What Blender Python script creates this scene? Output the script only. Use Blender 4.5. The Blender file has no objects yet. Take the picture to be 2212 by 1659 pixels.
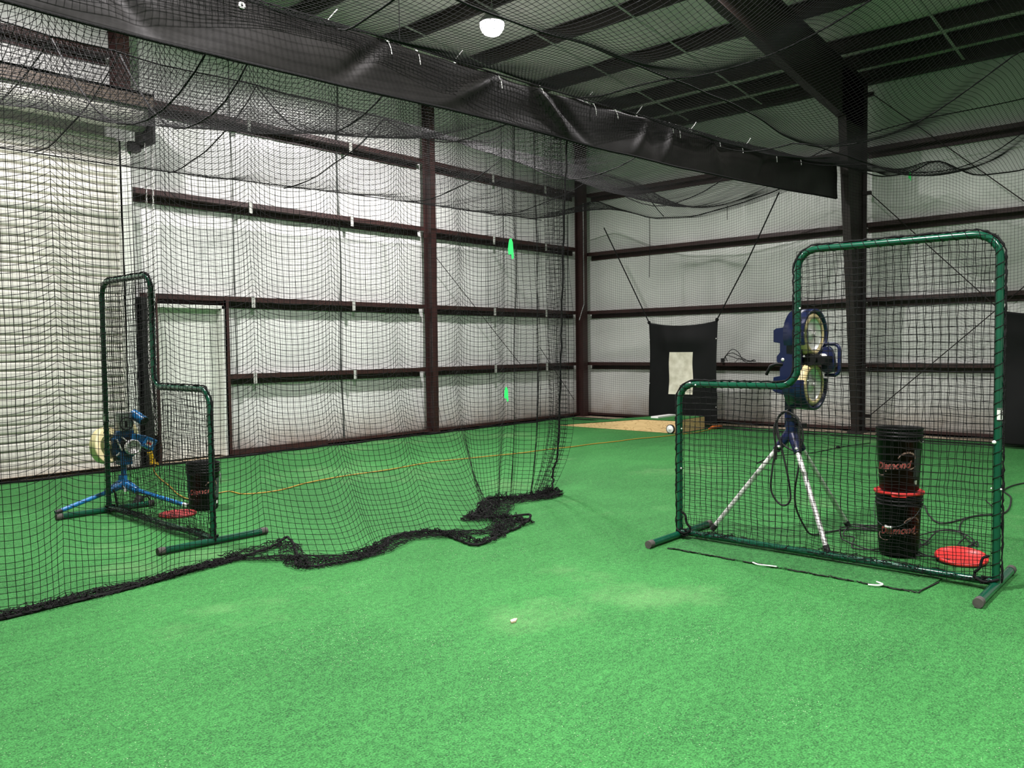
import bpy, math, random
import numpy as np
from mathutils import Vector, Matrix
random.seed(7); np.random.seed(7)
S = bpy.context.scene; COL = S.collection
PI = math.pi; cos, sin = math.cos, math.sin

# ------------------------------------------------------------------ camera, world, light, exposure
F_PX, YAW, PITCH, ROLL, CAM_H = 1750.73, math.radians(48.068), math.radians(-2.557), math.radians(-0.677), 1.5
def cam_dir(x, y, f):
    c, s = cos(ROLL), sin(ROLL); x, y = c*x - s*y, s*x + c*y
    c, s = cos(PITCH), sin(PITCH); f, y = f*c - y*s, f*s + y*c
    c, s = cos(YAW), sin(YAW); return Vector((x*c + f*s, -x*s + f*c, y))
cd = bpy.data.cameras.new('camera'); cam = bpy.data.objects.new('camera', cd); COL.objects.link(cam)
cx, cy, cz = cam_dir(1, 0, 0), cam_dir(0, 1, 0), -cam_dir(0, 0, 1)
cam.matrix_world = Matrix(((cx.x, cy.x, cz.x, 0), (cx.y, cy.y, cz.y, 0), (cx.z, cy.z, cz.z, CAM_H), (0, 0, 0, 1)))
cd.sensor_width = 36; cd.lens = F_PX/2212*36; cd.clip_end = 100; cd.clip_start = 0.05
S.camera = cam
w = bpy.data.worlds.new('world'); S.world = w; w.use_nodes = True
w.node_tree.nodes['Background'].inputs[0].default_value = (0.5, 0.55, 0.6, 1)
w.node_tree.nodes['Background'].inputs[1].default_value = 0.05
S.view_settings.view_transform = 'Standard'; S.view_settings.look = 'None'
S.view_settings.gamma = 1; S.view_settings.use_curve_mapping = False
S.view_settings.exposure = 0.0
S.cycles.max_bounces = 7; S.cycles.diffuse_bounces = 4; S.cycles.glossy_bounces = 3
S.cycles.transparent_max_bounces = 8; S.cycles.caustics_reflective = False; S.cycles.caustics_refractive = False
LAMP_W = 430
LAMPS = [(8.55, 7.98, 6.09, 1.22), (9.0, 4.0, 6.1, 0.32), (9.0, -1.2, 6.1, 0.34), (2.6, 8.0, 6.45, 1.1), (2.6, 2.6, 6.45, 2.15), (2.6, -2.4, 6.45, 1.2)]
for i, (x, y, z, k) in enumerate(LAMPS):
    ld = bpy.data.lights.new('high_bay_lamp_light', 'AREA'); ld.shape = 'DISK'; ld.size = 0.30
    ld.energy = LAMP_W*k; ld.color = (1.0, 0.945, 0.955); ld.spread = math.radians(165)
    lo = bpy.data.objects.new('high_bay_lamp_light', ld); lo.location = (x, y, z - 0.19); COL.objects.link(lo)
    if i:   # the frosted domes of the lamps outside the frame also shine sideways and up
        pd = bpy.data.lights.new('high_bay_dome_light', 'POINT'); pd.shadow_soft_size = 0.17; pd.energy = 14*k; pd.color = ld.color
        po = bpy.data.objects.new('high_bay_dome_light', pd); po.location = (x, y, z - 0.05); COL.objects.link(po)

# ------------------------------------------------------------------ materials
def new_mat(name):
    m = bpy.data.materials.new(name); m.use_nodes = True
    nt = m.node_tree; return m, nt, nt.nodes['Principled BSDF']
def N(nt, t, **k):
    n = nt.nodes.new(t)
    for a, b in k.items(): setattr(n, a, b)
    return n
def mat(name, col, rough=0.5, metal=0.0, var=0.0, scale=8, bump=0.0, bscale=40, col2=None, coat=0.0, stretch=None, spec=None):
    m, nt, b = new_mat(name)
    b.inputs['Base Color'].default_value = (*col, 1); b.inputs['Roughness'].default_value = rough
    b.inputs['Metallic'].default_value = metal; b.inputs['Coat Weight'].default_value = coat
    if spec is not None: b.inputs['Specular IOR Level'].default_value = spec
    tc = N(nt, 'ShaderNodeTexCoord'); mp = N(nt, 'ShaderNodeMapping'); nt.links.new(tc.outputs['Object'], mp.inputs[0])
    if stretch: mp.inputs['Scale'].default_value = stretch
    if var > 0 or col2:
        n = N(nt, 'ShaderNodeTexNoise'); n.inputs['Scale'].default_value = scale; n.inputs['Detail'].default_value = 5
        nt.links.new(mp.outputs[0], n.inputs['Vector'])
        r = N(nt, 'ShaderNodeValToRGB'); c2 = col2 or tuple(c*(1 - var) for c in col)
        r.color_ramp.elements[0].position = 0.35; r.color_ramp.elements[1].position = 0.65
        r.color_ramp.elements[0].color = (*c2, 1); r.color_ramp.elements[1].color = (*col, 1)
        nt.links.new(n.outputs[0], r.inputs[0]); nt.links.new(r.outputs[0], b.inputs['Base Color'])
    if bump > 0:
        n = N(nt, 'ShaderNodeTexNoise'); n.inputs['Scale'].default_value = bscale; n.inputs['Detail'].default_value = 4
        nt.links.new(mp.outputs[0], n.inputs['Vector'])
        bp = N(nt, 'ShaderNodeBump'); bp.inputs['Strength'].default_value = bump; bp.inputs['Distance'].default_value = 0.01
        nt.links.new(n.outputs[0], bp.inputs['Height']); nt.links.new(bp.outputs[0], b.inputs['Normal'])
    return m
def turf_mat(name, dark, light, pale):
    m, nt, b = new_mat(name); L = nt.links.new
    b.inputs['Roughness'].default_value = 0.85; b.inputs['Specular IOR Level'].default_value = 0.25
    tc = N(nt, 'ShaderNodeTexCoord')
    def noise(sc, det, rgh=0.6, vec=None):
        n = N(nt, 'ShaderNodeTexNoise'); n.inputs['Scale'].default_value = sc; n.inputs['Detail'].default_value = det
        n.inputs['Roughness'].default_value = rgh; L(vec or tc.outputs['Object'], n.inputs['Vector']); return n.outputs[0]
    def ramp(src, p0, p1, c0, c1):
        r = N(nt, 'ShaderNodeValToRGB'); e = r.color_ramp.elements
        e[0].position, e[1].position = p0, p1; e[0].color, e[1].color = (*c0, 1), (*c1, 1); L(src, r.inputs[0]); return r.outputs[0]
    def mix(fac, a, c, mode='MIX'):
        x = N(nt, 'ShaderNodeMix', data_type='RGBA', blend_type=mode)
        if isinstance(fac, float): x.inputs[0].default_value = fac
        else: L(fac, x.inputs[0])
        L(a, x.inputs[6]); L(c, x.inputs[7]); return x.outputs[2]
    # broad wear in the pile, brushed streaks, blades
    base = ramp(noise(1.15, 6, 0.65), 0.36, 0.64, dark, light)
    mp = N(nt, 'ShaderNodeMapping'); L(tc.outputs['Object'], mp.inputs[0]); mp.inputs['Scale'].default_value = (2.2, 7, 5)
    mp.inputs['Rotation'].default_value = (0, 0, 0.733)
    streak = ramp(noise(1.0, 5, 0.7, mp.outputs[0]), 0.38, 0.62, tuple(c*0.72 for c in dark), tuple(c*1.15 for c in light))
    blades = ramp(noise(120, 3, 0.7), 0.40, 0.60, tuple(c*0.42 for c in dark), tuple(min(1, c*1.4) for c in light))
    patch = ramp(noise(0.5, 6, 0.62), 0.38, 0.62, tuple(c*0.62 for c in dark), tuple(c*1.12 for c in light))
    tuft = ramp(noise(30, 5, 0.75), 0.42, 0.58, tuple(c*0.5 for c in dark), tuple(min(1, c*1.5) for c in light))
    c = mix(0.5, base, streak); c = mix(0.44, c, patch); c = mix(0.36, c, tuft); c = mix(0.40, c, blades)
    # sun bleached and sandy patches
    pm = ramp(noise(0.55, 6, 0.65), 0.56, 0.80, (0, 0, 0), (0.40, 0.40, 0.40))
    pn = N(nt, 'ShaderNodeRGB'); pn.outputs[0].default_value = (*pale, 1)
    c = mix(pm, c, pn.outputs[0])
    # bright specks of sand and plastic lying in the pile
    vo = N(nt, 'ShaderNodeTexVoronoi'); vo.inputs['Scale'].default_value = 95; L(tc.outputs['Object'], vo.inputs['Vector'])
    near = ramp(vo.outputs['Distance'], 0.12, 0.20, (1, 1, 1), (0, 0, 0))
    sep = N(nt, 'ShaderNodeSeparateColor'); L(vo.outputs['Color'], sep.inputs[0])
    pick = ramp(sep.outputs[0], 0.80, 0.84, (0, 0, 0), (1, 1, 1))
    clump = ramp(noise(1.3, 5), 0.46, 0.68, (0.10, 0.10, 0.10), (1, 1, 1))
    f = mix(1.0, near, pick, 'MULTIPLY'); f = mix(1.0, f, clump, 'MULTIPLY')
    sp = N(nt, 'ShaderNodeRGB'); sp.outputs[0].default_value = (0.80, 0.88, 0.62, 1)
    c = mix(f, c, sp.outputs[0]); L(c, b.inputs['Base Color'])
    bp = N(nt, 'ShaderNodeBump'); bp.inputs['Strength'].default_value = 0.55; bp.inputs['Distance'].default_value = 0.012
    L(noise(110, 3, 0.7), bp.inputs['Height']); L(bp.outputs[0], b.inputs['Normal'])
    return m
def vinyl_mat(name, col, stretch, rough=0.26):
    m, nt, b = new_mat(name); L = nt.links.new
    b.inputs['Roughness'].default_value = rough
    tc = N(nt, 'ShaderNodeTexCoord'); mp = N(nt, 'ShaderNodeMapping'); L(tc.outputs['Object'], mp.inputs[0])
    mp.inputs['Scale'].default_value = stretch
    n = N(nt, 'ShaderNodeTexNoise'); n.inputs['Scale'].default_value = 1; n.inputs['Detail'].default_value = 4; L(mp.outputs[0], n.inputs['Vector'])
    n2 = N(nt, 'ShaderNodeTexNoise'); n2.inputs['Scale'].default_value = 0.8; n2.inputs['Detail'].default_value = 5; L(tc.outputs['Object'], n2.inputs['Vector'])
    r = N(nt, 'ShaderNodeValToRGB'); e = r.color_ramp.elements; e[0].position, e[1].position = 0.35, 0.65
    e[0].color = (*[c*0.86 for c in col], 1); e[1].color = (*col, 1); L(n2.outputs[0], r.inputs[0])
    # dust and rust splashes low on the facing, where it meets the slab
    sx = N(nt, 'ShaderNodeSeparateXYZ'); L(tc.outputs['Object'], sx.inputs[0])
    mr = N(nt, 'ShaderNodeMapRange'); mr.inputs[1].default_value = 0.05; mr.inputs[2].default_value = 0.55; mr.inputs[3].default_value = 1; mr.inputs[4].default_value = 0
    L(sx.outputs[2], mr.inputs[0])
    n3 = N(nt, 'ShaderNodeTexNoise'); n3.inputs['Scale'].default_value = 3.5; n3.inputs['Detail'].default_value = 6; L(tc.outputs['Object'], n3.inputs['Vector'])
    mu = N(nt, 'ShaderNodeMath', operation='MULTIPLY'); L(mr.outputs[0], mu.inputs[0]); L(n3.outputs[0], mu.inputs[1])
    mx = N(nt, 'ShaderNodeMix', data_type='RGBA'); L(mu.outputs[0], mx.inputs[0]); L(r.outputs[0], mx.inputs[6]); mx.inputs[7].default_value = (0.36, 0.25, 0.16, 1)
    L(mx.outputs[2], b.inputs['Base Color'])
    bp = N(nt, 'ShaderNodeBump'); bp.inputs['Strength'].default_value = 0.45; bp.inputs['Distance'].default_value = 0.02
    L(n.outputs[0], bp.inputs['Height']); L(bp.outputs[0], b.inputs['Normal'])
    return m
def wood_mat(name):
    m, nt, b = new_mat(name); L = nt.links.new; b.inputs['Roughness'].default_value = 0.6
    tc = N(nt, 'ShaderNodeTexCoord'); mp = N(nt, 'ShaderNodeMapping'); L(tc.outputs['Object'], mp.inputs[0])
    mp.inputs['Scale'].default_value = (1.2, 1.0, 5.5)
    n = N(nt, 'ShaderNodeTexNoise'); n.inputs['Scale'].default_value = 1.6; n.inputs['Detail'].default_value = 2; n.inputs['Distortion'].default_value = 0.5
    L(mp.outputs[0], n.inputs['Vector'])
    mm = N(nt, 'ShaderNodeMath', operation='MULTIPLY'); mm.inputs[1].default_value = 14; L(n.outputs[0], mm.inputs[0])
    fr = N(nt, 'ShaderNodeMath', operation='FRACT'); L(mm.outputs[0], fr.inputs[0])
    r = N(nt, 'ShaderNodeValToRGB'); e = r.color_ramp.elements
    e[0].position, e[1].position = 0.0, 0.35; e[0].color = (0.46, 0.27, 0.11, 1); e[1].color = (0.72, 0.49, 0.24, 1)
    L(fr.outputs[0], r.inputs[0]); L(r.outputs[0], b.inputs['Base Color']); return m
def emit_mat(name, col, st):
    m, nt, b = new_mat(name)
    b.inputs['Emission Color'].default_value = (*col, 1); b.inputs['Emission Strength'].default_value = st
    b.inputs['Base Color'].default_value = (0.9, 0.9, 0.9, 1); return m
M = dict(
    turf=turf_mat('green_turf', (0.0075, 0.070, 0.0145), (0.043, 0.212, 0.049), (0.25, 0.40, 0.18)),
    mat_turf_shaded=turf_mat('green_turf_mat_shaded', (0.008, 0.066, 0.014), (0.034, 0.165, 0.041), (0.10, 0.22, 0.09)),  # slightly darker green carries the screen netting's shadow in the colour
    edge=mat('black_turf_backing', (0.012, 0.012, 0.010), 0.9, var=0.4, scale=40),
    concrete=mat('tan_concrete', (0.55, 0.44, 0.30), 0.85, col2=(0.34, 0.27, 0.19), scale=9, bump=0.5, bscale=30),
    vinyl_y=vinyl_mat('white_vinyl_facing', (0.87, 0.88, 0.85), (26, 3, 0.9)),  # end wall's lamp brightness is lifted into this white, above the side wall's
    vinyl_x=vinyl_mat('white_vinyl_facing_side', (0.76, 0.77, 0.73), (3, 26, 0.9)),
    roof=vinyl_mat('roof_vinyl_facing', (0.78, 0.70, 0.715), (1.0, 9, 1), 0.5),  # pinkish tint on white facing counters the turf's green bounce light
    steel=mat('red_oxide_steel', (0.040, 0.013, 0.011), 0.5, var=0.3, scale=5, bump=0.1),
    steel_shaded=mat('shaded_oxide_steel', (0.015, 0.0080, 0.0062), 0.6, var=0.3, scale=3),  # red oxide steel again, with its shade darkened into the colour
    black_paint=mat('black_paint', (0.010, 0.010, 0.010), 0.5),
    seam=mat('grey_seam_tape', (0.10, 0.11, 0.10), 0.6, var=0.3, scale=3),
    strap_dull=mat('dull_white_strap', (0.40, 0.41, 0.38), 0.6, var=0.2),
    strap=mat('white_strap', (0.62, 0.63, 0.58), 0.6, var=0.2),
    door=mat('door_white_paint', (0.74, 0.76, 0.70), 0.45, var=0.06, scale=2),
    slat=mat('painted_slat_steel', (0.70, 0.69, 0.62), 0.38, var=0.12, scale=2.5),
    galv=mat('galvanised_steel', (0.42, 0.43, 0.42), 0.42, metal=0.6, var=0.25, scale=12),
    chrome=mat('bright_steel', (0.80, 0.79, 0.76), 0.34, metal=0.55),
    net=mat('black_twine', (0.005, 0.005, 0.005), 0.8, spec=0.2),
    rope=mat('black_rope', (0.007, 0.007, 0.007), 0.85, spec=0.2, bump=0.6, bscale=120),
    cable=mat('grey_wire_cable', (0.45, 0.45, 0.43), 0.5, metal=0.3),
    vinyl_black=mat('black_vinyl', (0.0105, 0.0098, 0.009), 0.48, spec=0.28, var=0.35, scale=3, bump=0.35, bscale=6),
    tarp=mat('black_canvas', (0.004, 0.0043, 0.0045), 0.65, spec=0.2, var=0.25, scale=4, bump=0.2, bscale=5),
    canvas=mat('dirty_white_canvas', (0.74, 0.70, 0.58), 0.8, col2=(0.52, 0.48, 0.37), scale=7),
    green_tube=mat('dark_green_enamel', (0.004, 0.070, 0.036), 0.22, var=0.25, scale=6, coat=0.3),
    grey_cap=mat('grey_rubber', (0.075, 0.068, 0.060), 0.8, var=0.3, scale=30),
    navy=mat('navy_enamel', (0.004, 0.008, 0.042), 0.32, var=0.15, coat=0.2),
    black_plastic=mat('black_plastic', (0.007, 0.007, 0.007), 0.5, var=0.2, scale=5, spec=0.18),
    hood=mat('dusty_brown_paint', (0.10, 0.076, 0.058), 0.5, var=0.2),
    tan=mat('tan_urethane', (0.58, 0.47, 0.24), 0.5, var=0.1),
    cream=mat('cream_urethane', (0.72, 0.64, 0.34), 0.5, var=0.08),
    blue=mat('bright_blue_enamel', (0.010, 0.16, 0.42), 0.3, var=0.1, coat=0.3),
    dark_blue=mat('deep_blue_enamel', (0.008, 0.075, 0.19), 0.35, var=0.2),
    rubber=mat('black_rubber', (0.010, 0.010, 0.010), 0.6),
    red=mat('red_plastic', (0.62, 0.030, 0.028), 0.35, var=0.1),
    red_dark=mat('dull_red_plastic', (0.36, 0.028, 0.030), 0.5, var=0.2),
    ink_red=mat('red_ink', (0.40, 0.020, 0.024), 0.6),
    ink_tan=mat('tan_ink', (0.36, 0.22, 0.19), 0.6),
    ink_grey=mat('grey_ink', (0.045, 0.055, 0.055), 0.6),
    white=mat('white_plastic', (0.80, 0.80, 0.77), 0.5),
    label=mat('white_paper_label', (0.78, 0.78, 0.74), 0.7, var=0.1),
    wood=wood_mat('plywood'),
    cord_yellow=mat('yellow_cord', (0.42, 0.25, 0.03), 0.5),
    cord_orange=mat('orange_cord', (0.70, 0.16, 0.02), 0.5),
    yellow=mat('yellow_plastic', (0.70, 0.42, 0.01), 0.45),
    tape=mat('fluorescent_green_tape', (0.03, 0.85, 0.16), 0.5),
    litter=mat('tan_paper', (0.75, 0.55, 0.38), 0.8),
    lens=emit_mat('lamp_lens', (1.0, 0.96, 0.94), 30.0),
    housing=mat('lamp_housing', (0.25, 0.25, 0.25), 0.5),
)

# ------------------------------------------------------------------ mesh helpers
def mesh_np(name, V, Q, m, smooth=True):
    me = bpy.data.meshes.new(name); V = np.asarray(V, np.float32).reshape(-1, 3); Q = np.asarray(Q, np.int32); k = Q.shape[1]
    me.vertices.add(len(V)); me.vertices.foreach_set('co', V.ravel())
    me.loops.add(Q.size); me.loops.foreach_set('vertex_index', Q.ravel())
    me.polygons.add(len(Q)); me.polygons.foreach_set('loop_start', np.arange(0, Q.size, k, dtype=np.int32))
    me.polygons.foreach_set('use_smooth', np.full(len(Q), smooth)); me.materials.append(m); me.update(calc_edges=True); return me
def link(o, parent=None, **props):
    COL.objects.link(o)
    if parent: o.parent = parent
    for k, v in props.items():
        if v is not None: o[k] = v
    return o
def empty(name, loc, label, cat, rz=0, group=None, kind=None):
    o = bpy.data.objects.new(name, None); o.empty_display_size = 0.1; o.location = loc; o.rotation_euler = (0, 0, rz)
    return link(o, None, label=label, category=cat, group=group, kind=kind)
def frame(t):
    t = Vector(t).normalized(); a = Vector((0, 0, 1)) if abs(t.z) < 0.95 else Vector((1, 0, 0))
    n = t.cross(a).normalized(); return n, t.cross(n)
class MB:
    def __init__(s): s.v = []; s.f = []; s.sm = []
    def add(s, V, F, smooth=False):
        o = len(s.v); s.v += [tuple(p) for p in V]
        for f in F: s.f.append(tuple(i + o for i in f)); s.sm.append(smooth)
        return s
    def box(s, a, b):
        (x0, y0, z0), (x1, y1, z1) = a, b
        V = [(x0,y0,z0),(x1,y0,z0),(x1,y1,z0),(x0,y1,z0),(x0,y0,z1),(x1,y0,z1),(x1,y1,z1),(x0,y1,z1)]
        return s.add(V, [(0,3,2,1),(4,5,6,7),(0,1,5,4),(1,2,6,5),(2,3,7,6),(3,0,4,7)])
    def obox(s, c, size, R):   # oriented box with a small bevel-free body
        hx, hy, hz = [k/2 for k in size]; V = []
        for z in (-hz, hz):
            for x, y in ((-hx,-hy),(hx,-hy),(hx,hy),(-hx,hy)): V.append(Vector(c) + R @ Vector((x, y, z)))
        return s.add(V, [(0,3,2,1),(4,5,6,7),(0,1,5,4),(1,2,6,5),(2,3,7,6),(3,0,4,7)])
    def cyl(s, p0, p1, r0, r1=None, n=20, cap=True):
        p0, p1 = Vector(p0), Vector(p1); r1 = r0 if r1 is None else r1; a, b = frame(p1 - p0); V = []
        for p, r in ((p0, r0), (p1, r1)):
            for i in range(n): t = 2*PI*i/n; V.append(p + (a*cos(t) + b*sin(t))*r)
        s.add(V, [(i, (i+1) % n, n + (i+1) % n, n + i) for i in range(n)], True)
        if cap:
            s.add(V[:n], [tuple(range(n))[::-1]]); s.add(V[n:], [tuple(range(n))])
        return s
    def tube(s, pts, r, n=8, cap=True, closed=False):
        P = [Vector(p) for p in pts]; m = len(P); V = []; na = None
        for i in range(m):
            if closed: t = P[(i+1) % m] - P[i-1]
            else: t = P[min(i+1, m-1)] - P[max(i-1, 0)]
            if t.length < 1e-9: t = Vector((0, 0, 1))
            t.normalize()
            if na is None: na, _ = frame(t)
            na = na - t*na.dot(t)
            if na.length < 1e-6: na, _ = frame(t)
            na.normalize(); b = t.cross(na); rr = r[i] if isinstance(r, (list, tuple)) else r
            for k in range(n): a = 2*PI*k/n; V.append(P[i] + (na*cos(a) + b*sin(a))*rr)
        F = []
        for i in range(m if closed else m - 1):
            j = (i+1) % m
            for k in range(n): F.append((i*n + k, i*n + (k+1) % n, j*n + (k+1) % n, j*n + k))
        s.add(V, F, True)
        if cap and not closed:
            s.add(V[:n], [tuple(range(n))[::-1]]); s.add(V[-n:], [tuple(range(n))])
        return s
    def lathe(s, prof, c=(0, 0, 0), axis=(0, 0, 1), n=32, a0=0, a1=2*PI):   # prof: (radius, height along the axis)
        c = Vector(c); ax = Vector(axis).normalized(); a, b = frame(ax); full = abs(a1 - a0 - 2*PI) < 1e-6; k = n if full else n + 1; V = []
        for r, h in prof:
            for i in range(k): t = a0 + (a1 - a0)*i/n; V.append(c + ax*h + (a*cos(t) + b*sin(t))*r)
        F = []
        for j in range(len(prof) - 1):
            for i in range(n): F.append((j*k + i, j*k + (i+1) % k, (j+1)*k + (i+1) % k, (j+1)*k + i))
        return s.add(V, F, True)
    def prism(s, poly, d0, d1, fn):   # polygon in (a, b), extruded from d0 to d1; fn(a, b, d) -> point
        n = len(poly); V = [fn(a, b, d0) for a, b in poly] + [fn(a, b, d1) for a, b in poly]
        return s.add(V, [tuple(range(n))[::-1], tuple(range(n, 2*n))] + [(i, (i+1) % n, n + (i+1) % n, n + i) for i in range(n)])
    def ball(s, c, r, n=10, sq=(1, 1, 1)):
        V = []; F = []; c = Vector(c)
        for j in range(n + 1):
            for i in range(2*n):
                t, p = PI*j/n, PI*i/n; V.append(c + Vector((sin(t)*cos(p)*sq[0], sin(t)*sin(p)*sq[1], cos(t)*sq[2]))*r)
        for j in range(n):
            for i in range(2*n): F.append((j*2*n + i, (j+1)*2*n + i, (j+1)*2*n + (i+1) % (2*n), j*2*n + (i+1) % (2*n)))
        return s.add(V, F, True)
    def mesh(s, name, m):
        me = bpy.data.meshes.new(name); me.from_pydata([tuple(p) for p in s.v], [], s.f)
        me.polygons.foreach_set('use_smooth', s.sm); me.materials.append(m); me.update(); return me
    def build(s, name, m, parent=None, bevel=0.0, **props):
        o = bpy.data.objects.new(name, s.mesh(name, m))
        if bevel:
            b = o.modifiers.new('soft_edges', 'BEVEL'); b.width = bevel; b.segments = 2; b.limit_method = 'ANGLE'
        return link(o, parent, **props)
def top(b, name, m, label, cat, kind=None, group=None, bevel=0.0, loc=None):   # a thing that is one mesh
    if loc is not None:
        l = Vector(loc); b.v = [tuple(Vector(p) - l) for p in b.v]
    o = b.build(name, m, None, bevel, label=label, category=cat, kind=kind, group=group)
    if loc is not None: o.location = loc
    return o
def catmull(pts, k=8, closed=False):
    P = [np.array(p, float) for p in pts]; n = len(P); out = []
    for i in range(n if closed else n - 1):
        if closed: p0, p1, p2, p3 = P[i-1], P[i], P[(i+1) % n], P[(i+2) % n]
        else: p0, p1, p2, p3 = P[max(i-1, 0)], P[i], P[i+1], P[min(i+2, n-1)]
        for j in range(k):
            t = j/k; out.append(0.5*((2*p1) + (p2-p0)*t + (2*p0-5*p1+4*p2-p3)*t*t + (-p0+3*p1-3*p2+p3)*t**3))
    if not closed: out.append(P[-1])
    return [tuple(p) for p in out]
def rounded(pts, rad, k=7):   # polyline with rounded corners (open)
    out = [Vector(pts[0])]
    for i in range(1, len(pts) - 1):
        p = Vector(pts[i]); a = (Vector(pts[i-1]) - p).normalized(); b = (Vector(pts[i+1]) - p).normalized(); r = rad[i-1]
        ang = a.angle(b); d = r/math.tan(ang/2); bis = (a + b).normalized(); c = p + bis*(r/sin(ang/2))
        s0, s1 = (p + a*d - c).normalized(), (p + b*d - c).normalized()
        for j in range(k + 1): out.append(c + s0.slerp(s1, j/k)*r)
    out.append(Vector(pts[-1])); return out
def pw(x, xs, ys): return np.interp(x, xs, ys)
# netting: knotted twine as real thin tubes along both directions of a grid of knots P[nu, nv, 3]
def tubes_np(P, Nn, r):
    T = np.gradient(P, axis=1) if P.shape[1] > 2 else np.repeat((P[:, 1:] - P[:, :1]), 2, axis=1)
    T /= np.linalg.norm(T, axis=2, keepdims=True) + 1e-9
    B = np.cross(T, Nn); B /= np.linalg.norm(B, axis=2, keepdims=True) + 1e-9; A = np.cross(B, T)
    m, n = P.shape[:2]; V = np.empty((m, n, 3, 3), np.float32)
    for k in range(3): a = 2*PI*k/3; V[:, :, k] = P + r*(A*cos(a) + B*sin(a))
    idx = np.arange(m*n*3).reshape(m, n, 3); Q = []
    for k in range(3):
        l = (k+1) % 3; Q.append(np.stack([idx[:, :-1, k], idx[:, :-1, l], idx[:, 1:, l], idx[:, 1:, k]], -1).reshape(-1, 4))
    return V.reshape(-1, 3), np.concatenate(Q)
def net_data(P, r, knot=2.2):
    P = np.asarray(P, float); gu = np.gradient(P, axis=0); gv = np.gradient(P, axis=1); Nn = np.cross(gu, gv)
    Nn /= np.linalg.norm(Nn, axis=2, keepdims=True) + 1e-9
    Vs, Qs, o = [], [], 0
    for p, n in ((P, Nn), (P.transpose(1, 0, 2), Nn.transpose(1, 0, 2))):
        V, Q = tubes_np(p, n, r); Vs.append(V); Qs.append(Q + o); o += len(V)
    if knot:
        K = P.reshape(-1, 3); kr = r*knot; D = np.array([(1,0,0),(-1,0,0),(0,1,0),(0,-1,0),(0,0,1),(0,0,-1)], float)*kr
        V = (K[:, None] + D[None]).reshape(-1, 3); b = (np.arange(len(K))*6)[:, None]
        # octahedron as four quads: two skewed bands are enough at this size
        q = np.array([(0, 2, 4, 4), (2, 1, 4, 4), (1, 3, 4, 4), (3, 0, 4, 4), (2, 0, 5, 5), (1, 2, 5, 5), (3, 1, 5, 5), (0, 3, 5, 5)])
        tri = q[:, :3]; Tq = (b[:, :, None] + tri[None]).reshape(-1, 3) + o
        return np.concatenate(Vs + [V]), np.concatenate(Qs), Tq
    return np.concatenate(Vs), np.concatenate(Qs), None
def net_mesh(name, grids, r, m, knot=2.2):
    AV, AQ, AT, o = [], [], [], 0
    for P in grids:
        V, Q, T = net_data(P, r, knot); AV.append(V); AQ.append(Q + o)
        if T is not None: AT.append(T + o)
        o += len(V)
    V = np.concatenate(AV).astype(np.float32); Q = np.concatenate(AQ); T = np.concatenate(AT) if AT else np.zeros((0, 3), int)
    me = bpy.data.meshes.new(name); me.vertices.add(len(V)); me.vertices.foreach_set('co', V.ravel())
    li = np.concatenate([Q.ravel(), T.ravel()]).astype(np.int32); me.loops.add(len(li)); me.loops.foreach_set('vertex_index', li)
    st = np.concatenate([np.arange(len(Q))*4, Q.size + np.arange(len(T))*3]).astype(np.int32)
    me.polygons.add(len(st)); me.polygons.foreach_set('loop_start', st); me.polygons.foreach_set('use_smooth', np.ones(len(st), bool))
    me.materials.append(m); me.update(calc_edges=True); return me
def wob(a, b, seed, amp):   # smooth pseudo noise
    r = np.random.RandomState(seed); z = np.zeros_like(a, dtype=float)
    for k in range(5):
        f1, f2, p = r.uniform(-1, 1)*(1 + k), r.uniform(-1, 1)*(1 + k), r.uniform(0, 6.28); z += np.sin(a*f1 + b*f2 + p)/(1 + 0.6*k)
    return z*amp/2.2
def text_polys(s, size, shear=0.0):   # outline text as a flat triangulated mesh: (verts2d, faces)
    cu = bpy.data.curves.new('lettering', 'FONT'); cu.body = s; cu.size = size; cu.shear = shear; cu.resolution_u = 3
    o = bpy.data.objects.new('lettering', cu); COL.objects.link(o)
    bpy.context.view_layer.update(); dg = bpy.context.evaluated_depsgraph_get(); me = o.evaluated_get(dg).to_mesh()
    V = [(v.co.x, v.co.y) for v in me.vertices]; Fc = [tuple(p.vertices) for p in me.polygons]
    o.evaluated_get(dg).to_mesh_clear(); bpy.data.objects.remove(o); bpy.data.curves.remove(cu); return V, Fc

# ------------------------------------------------------------------ the shell of the building
YW, XW = 11.05, 14.65                 # faces of the wall insulation: left (end) wall, right (side) wall
X0, Y0 = -7.0, -9.0                   # the hall carries on behind the camera
roof_z = lambda x: 6.12 + (14.45 - x)/12.0
GZ = [1.167, 2.287, 3.665, 4.858]     # tops of the girts
GZS = [1.167, 2.287, 3.56, 4.84]
def struct(b, name, m, label, cat, **k): return top(b, name, m, label, cat, kind='structure', **k)
b = MB(); b.box((X0, Y0, -0.2), (XW + 0.1, YW + 0.1, -0.018)); struct(b, 'floor_1', M['concrete'], 'tan concrete slab showing as a strip between turf and walls', 'floor')
b = MB(); b.box((X0 + .1, Y0 + .1, -0.018), (13.75, 10.6, 0.0)); fl = struct(b, 'floor_2', M['turf'], 'bright green artificial turf covering the hall floor', 'floor')
b = MB(); b.box((X0 + .1, 10.595, -0.018), (13.79, 10.63, 0.012)); b.box((13.745, Y0 + .1, -0.018), (13.78, 10.63, 0.012)); b.build('edge_binding', M['edge'], fl, label='black cut edge of the turf')

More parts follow.
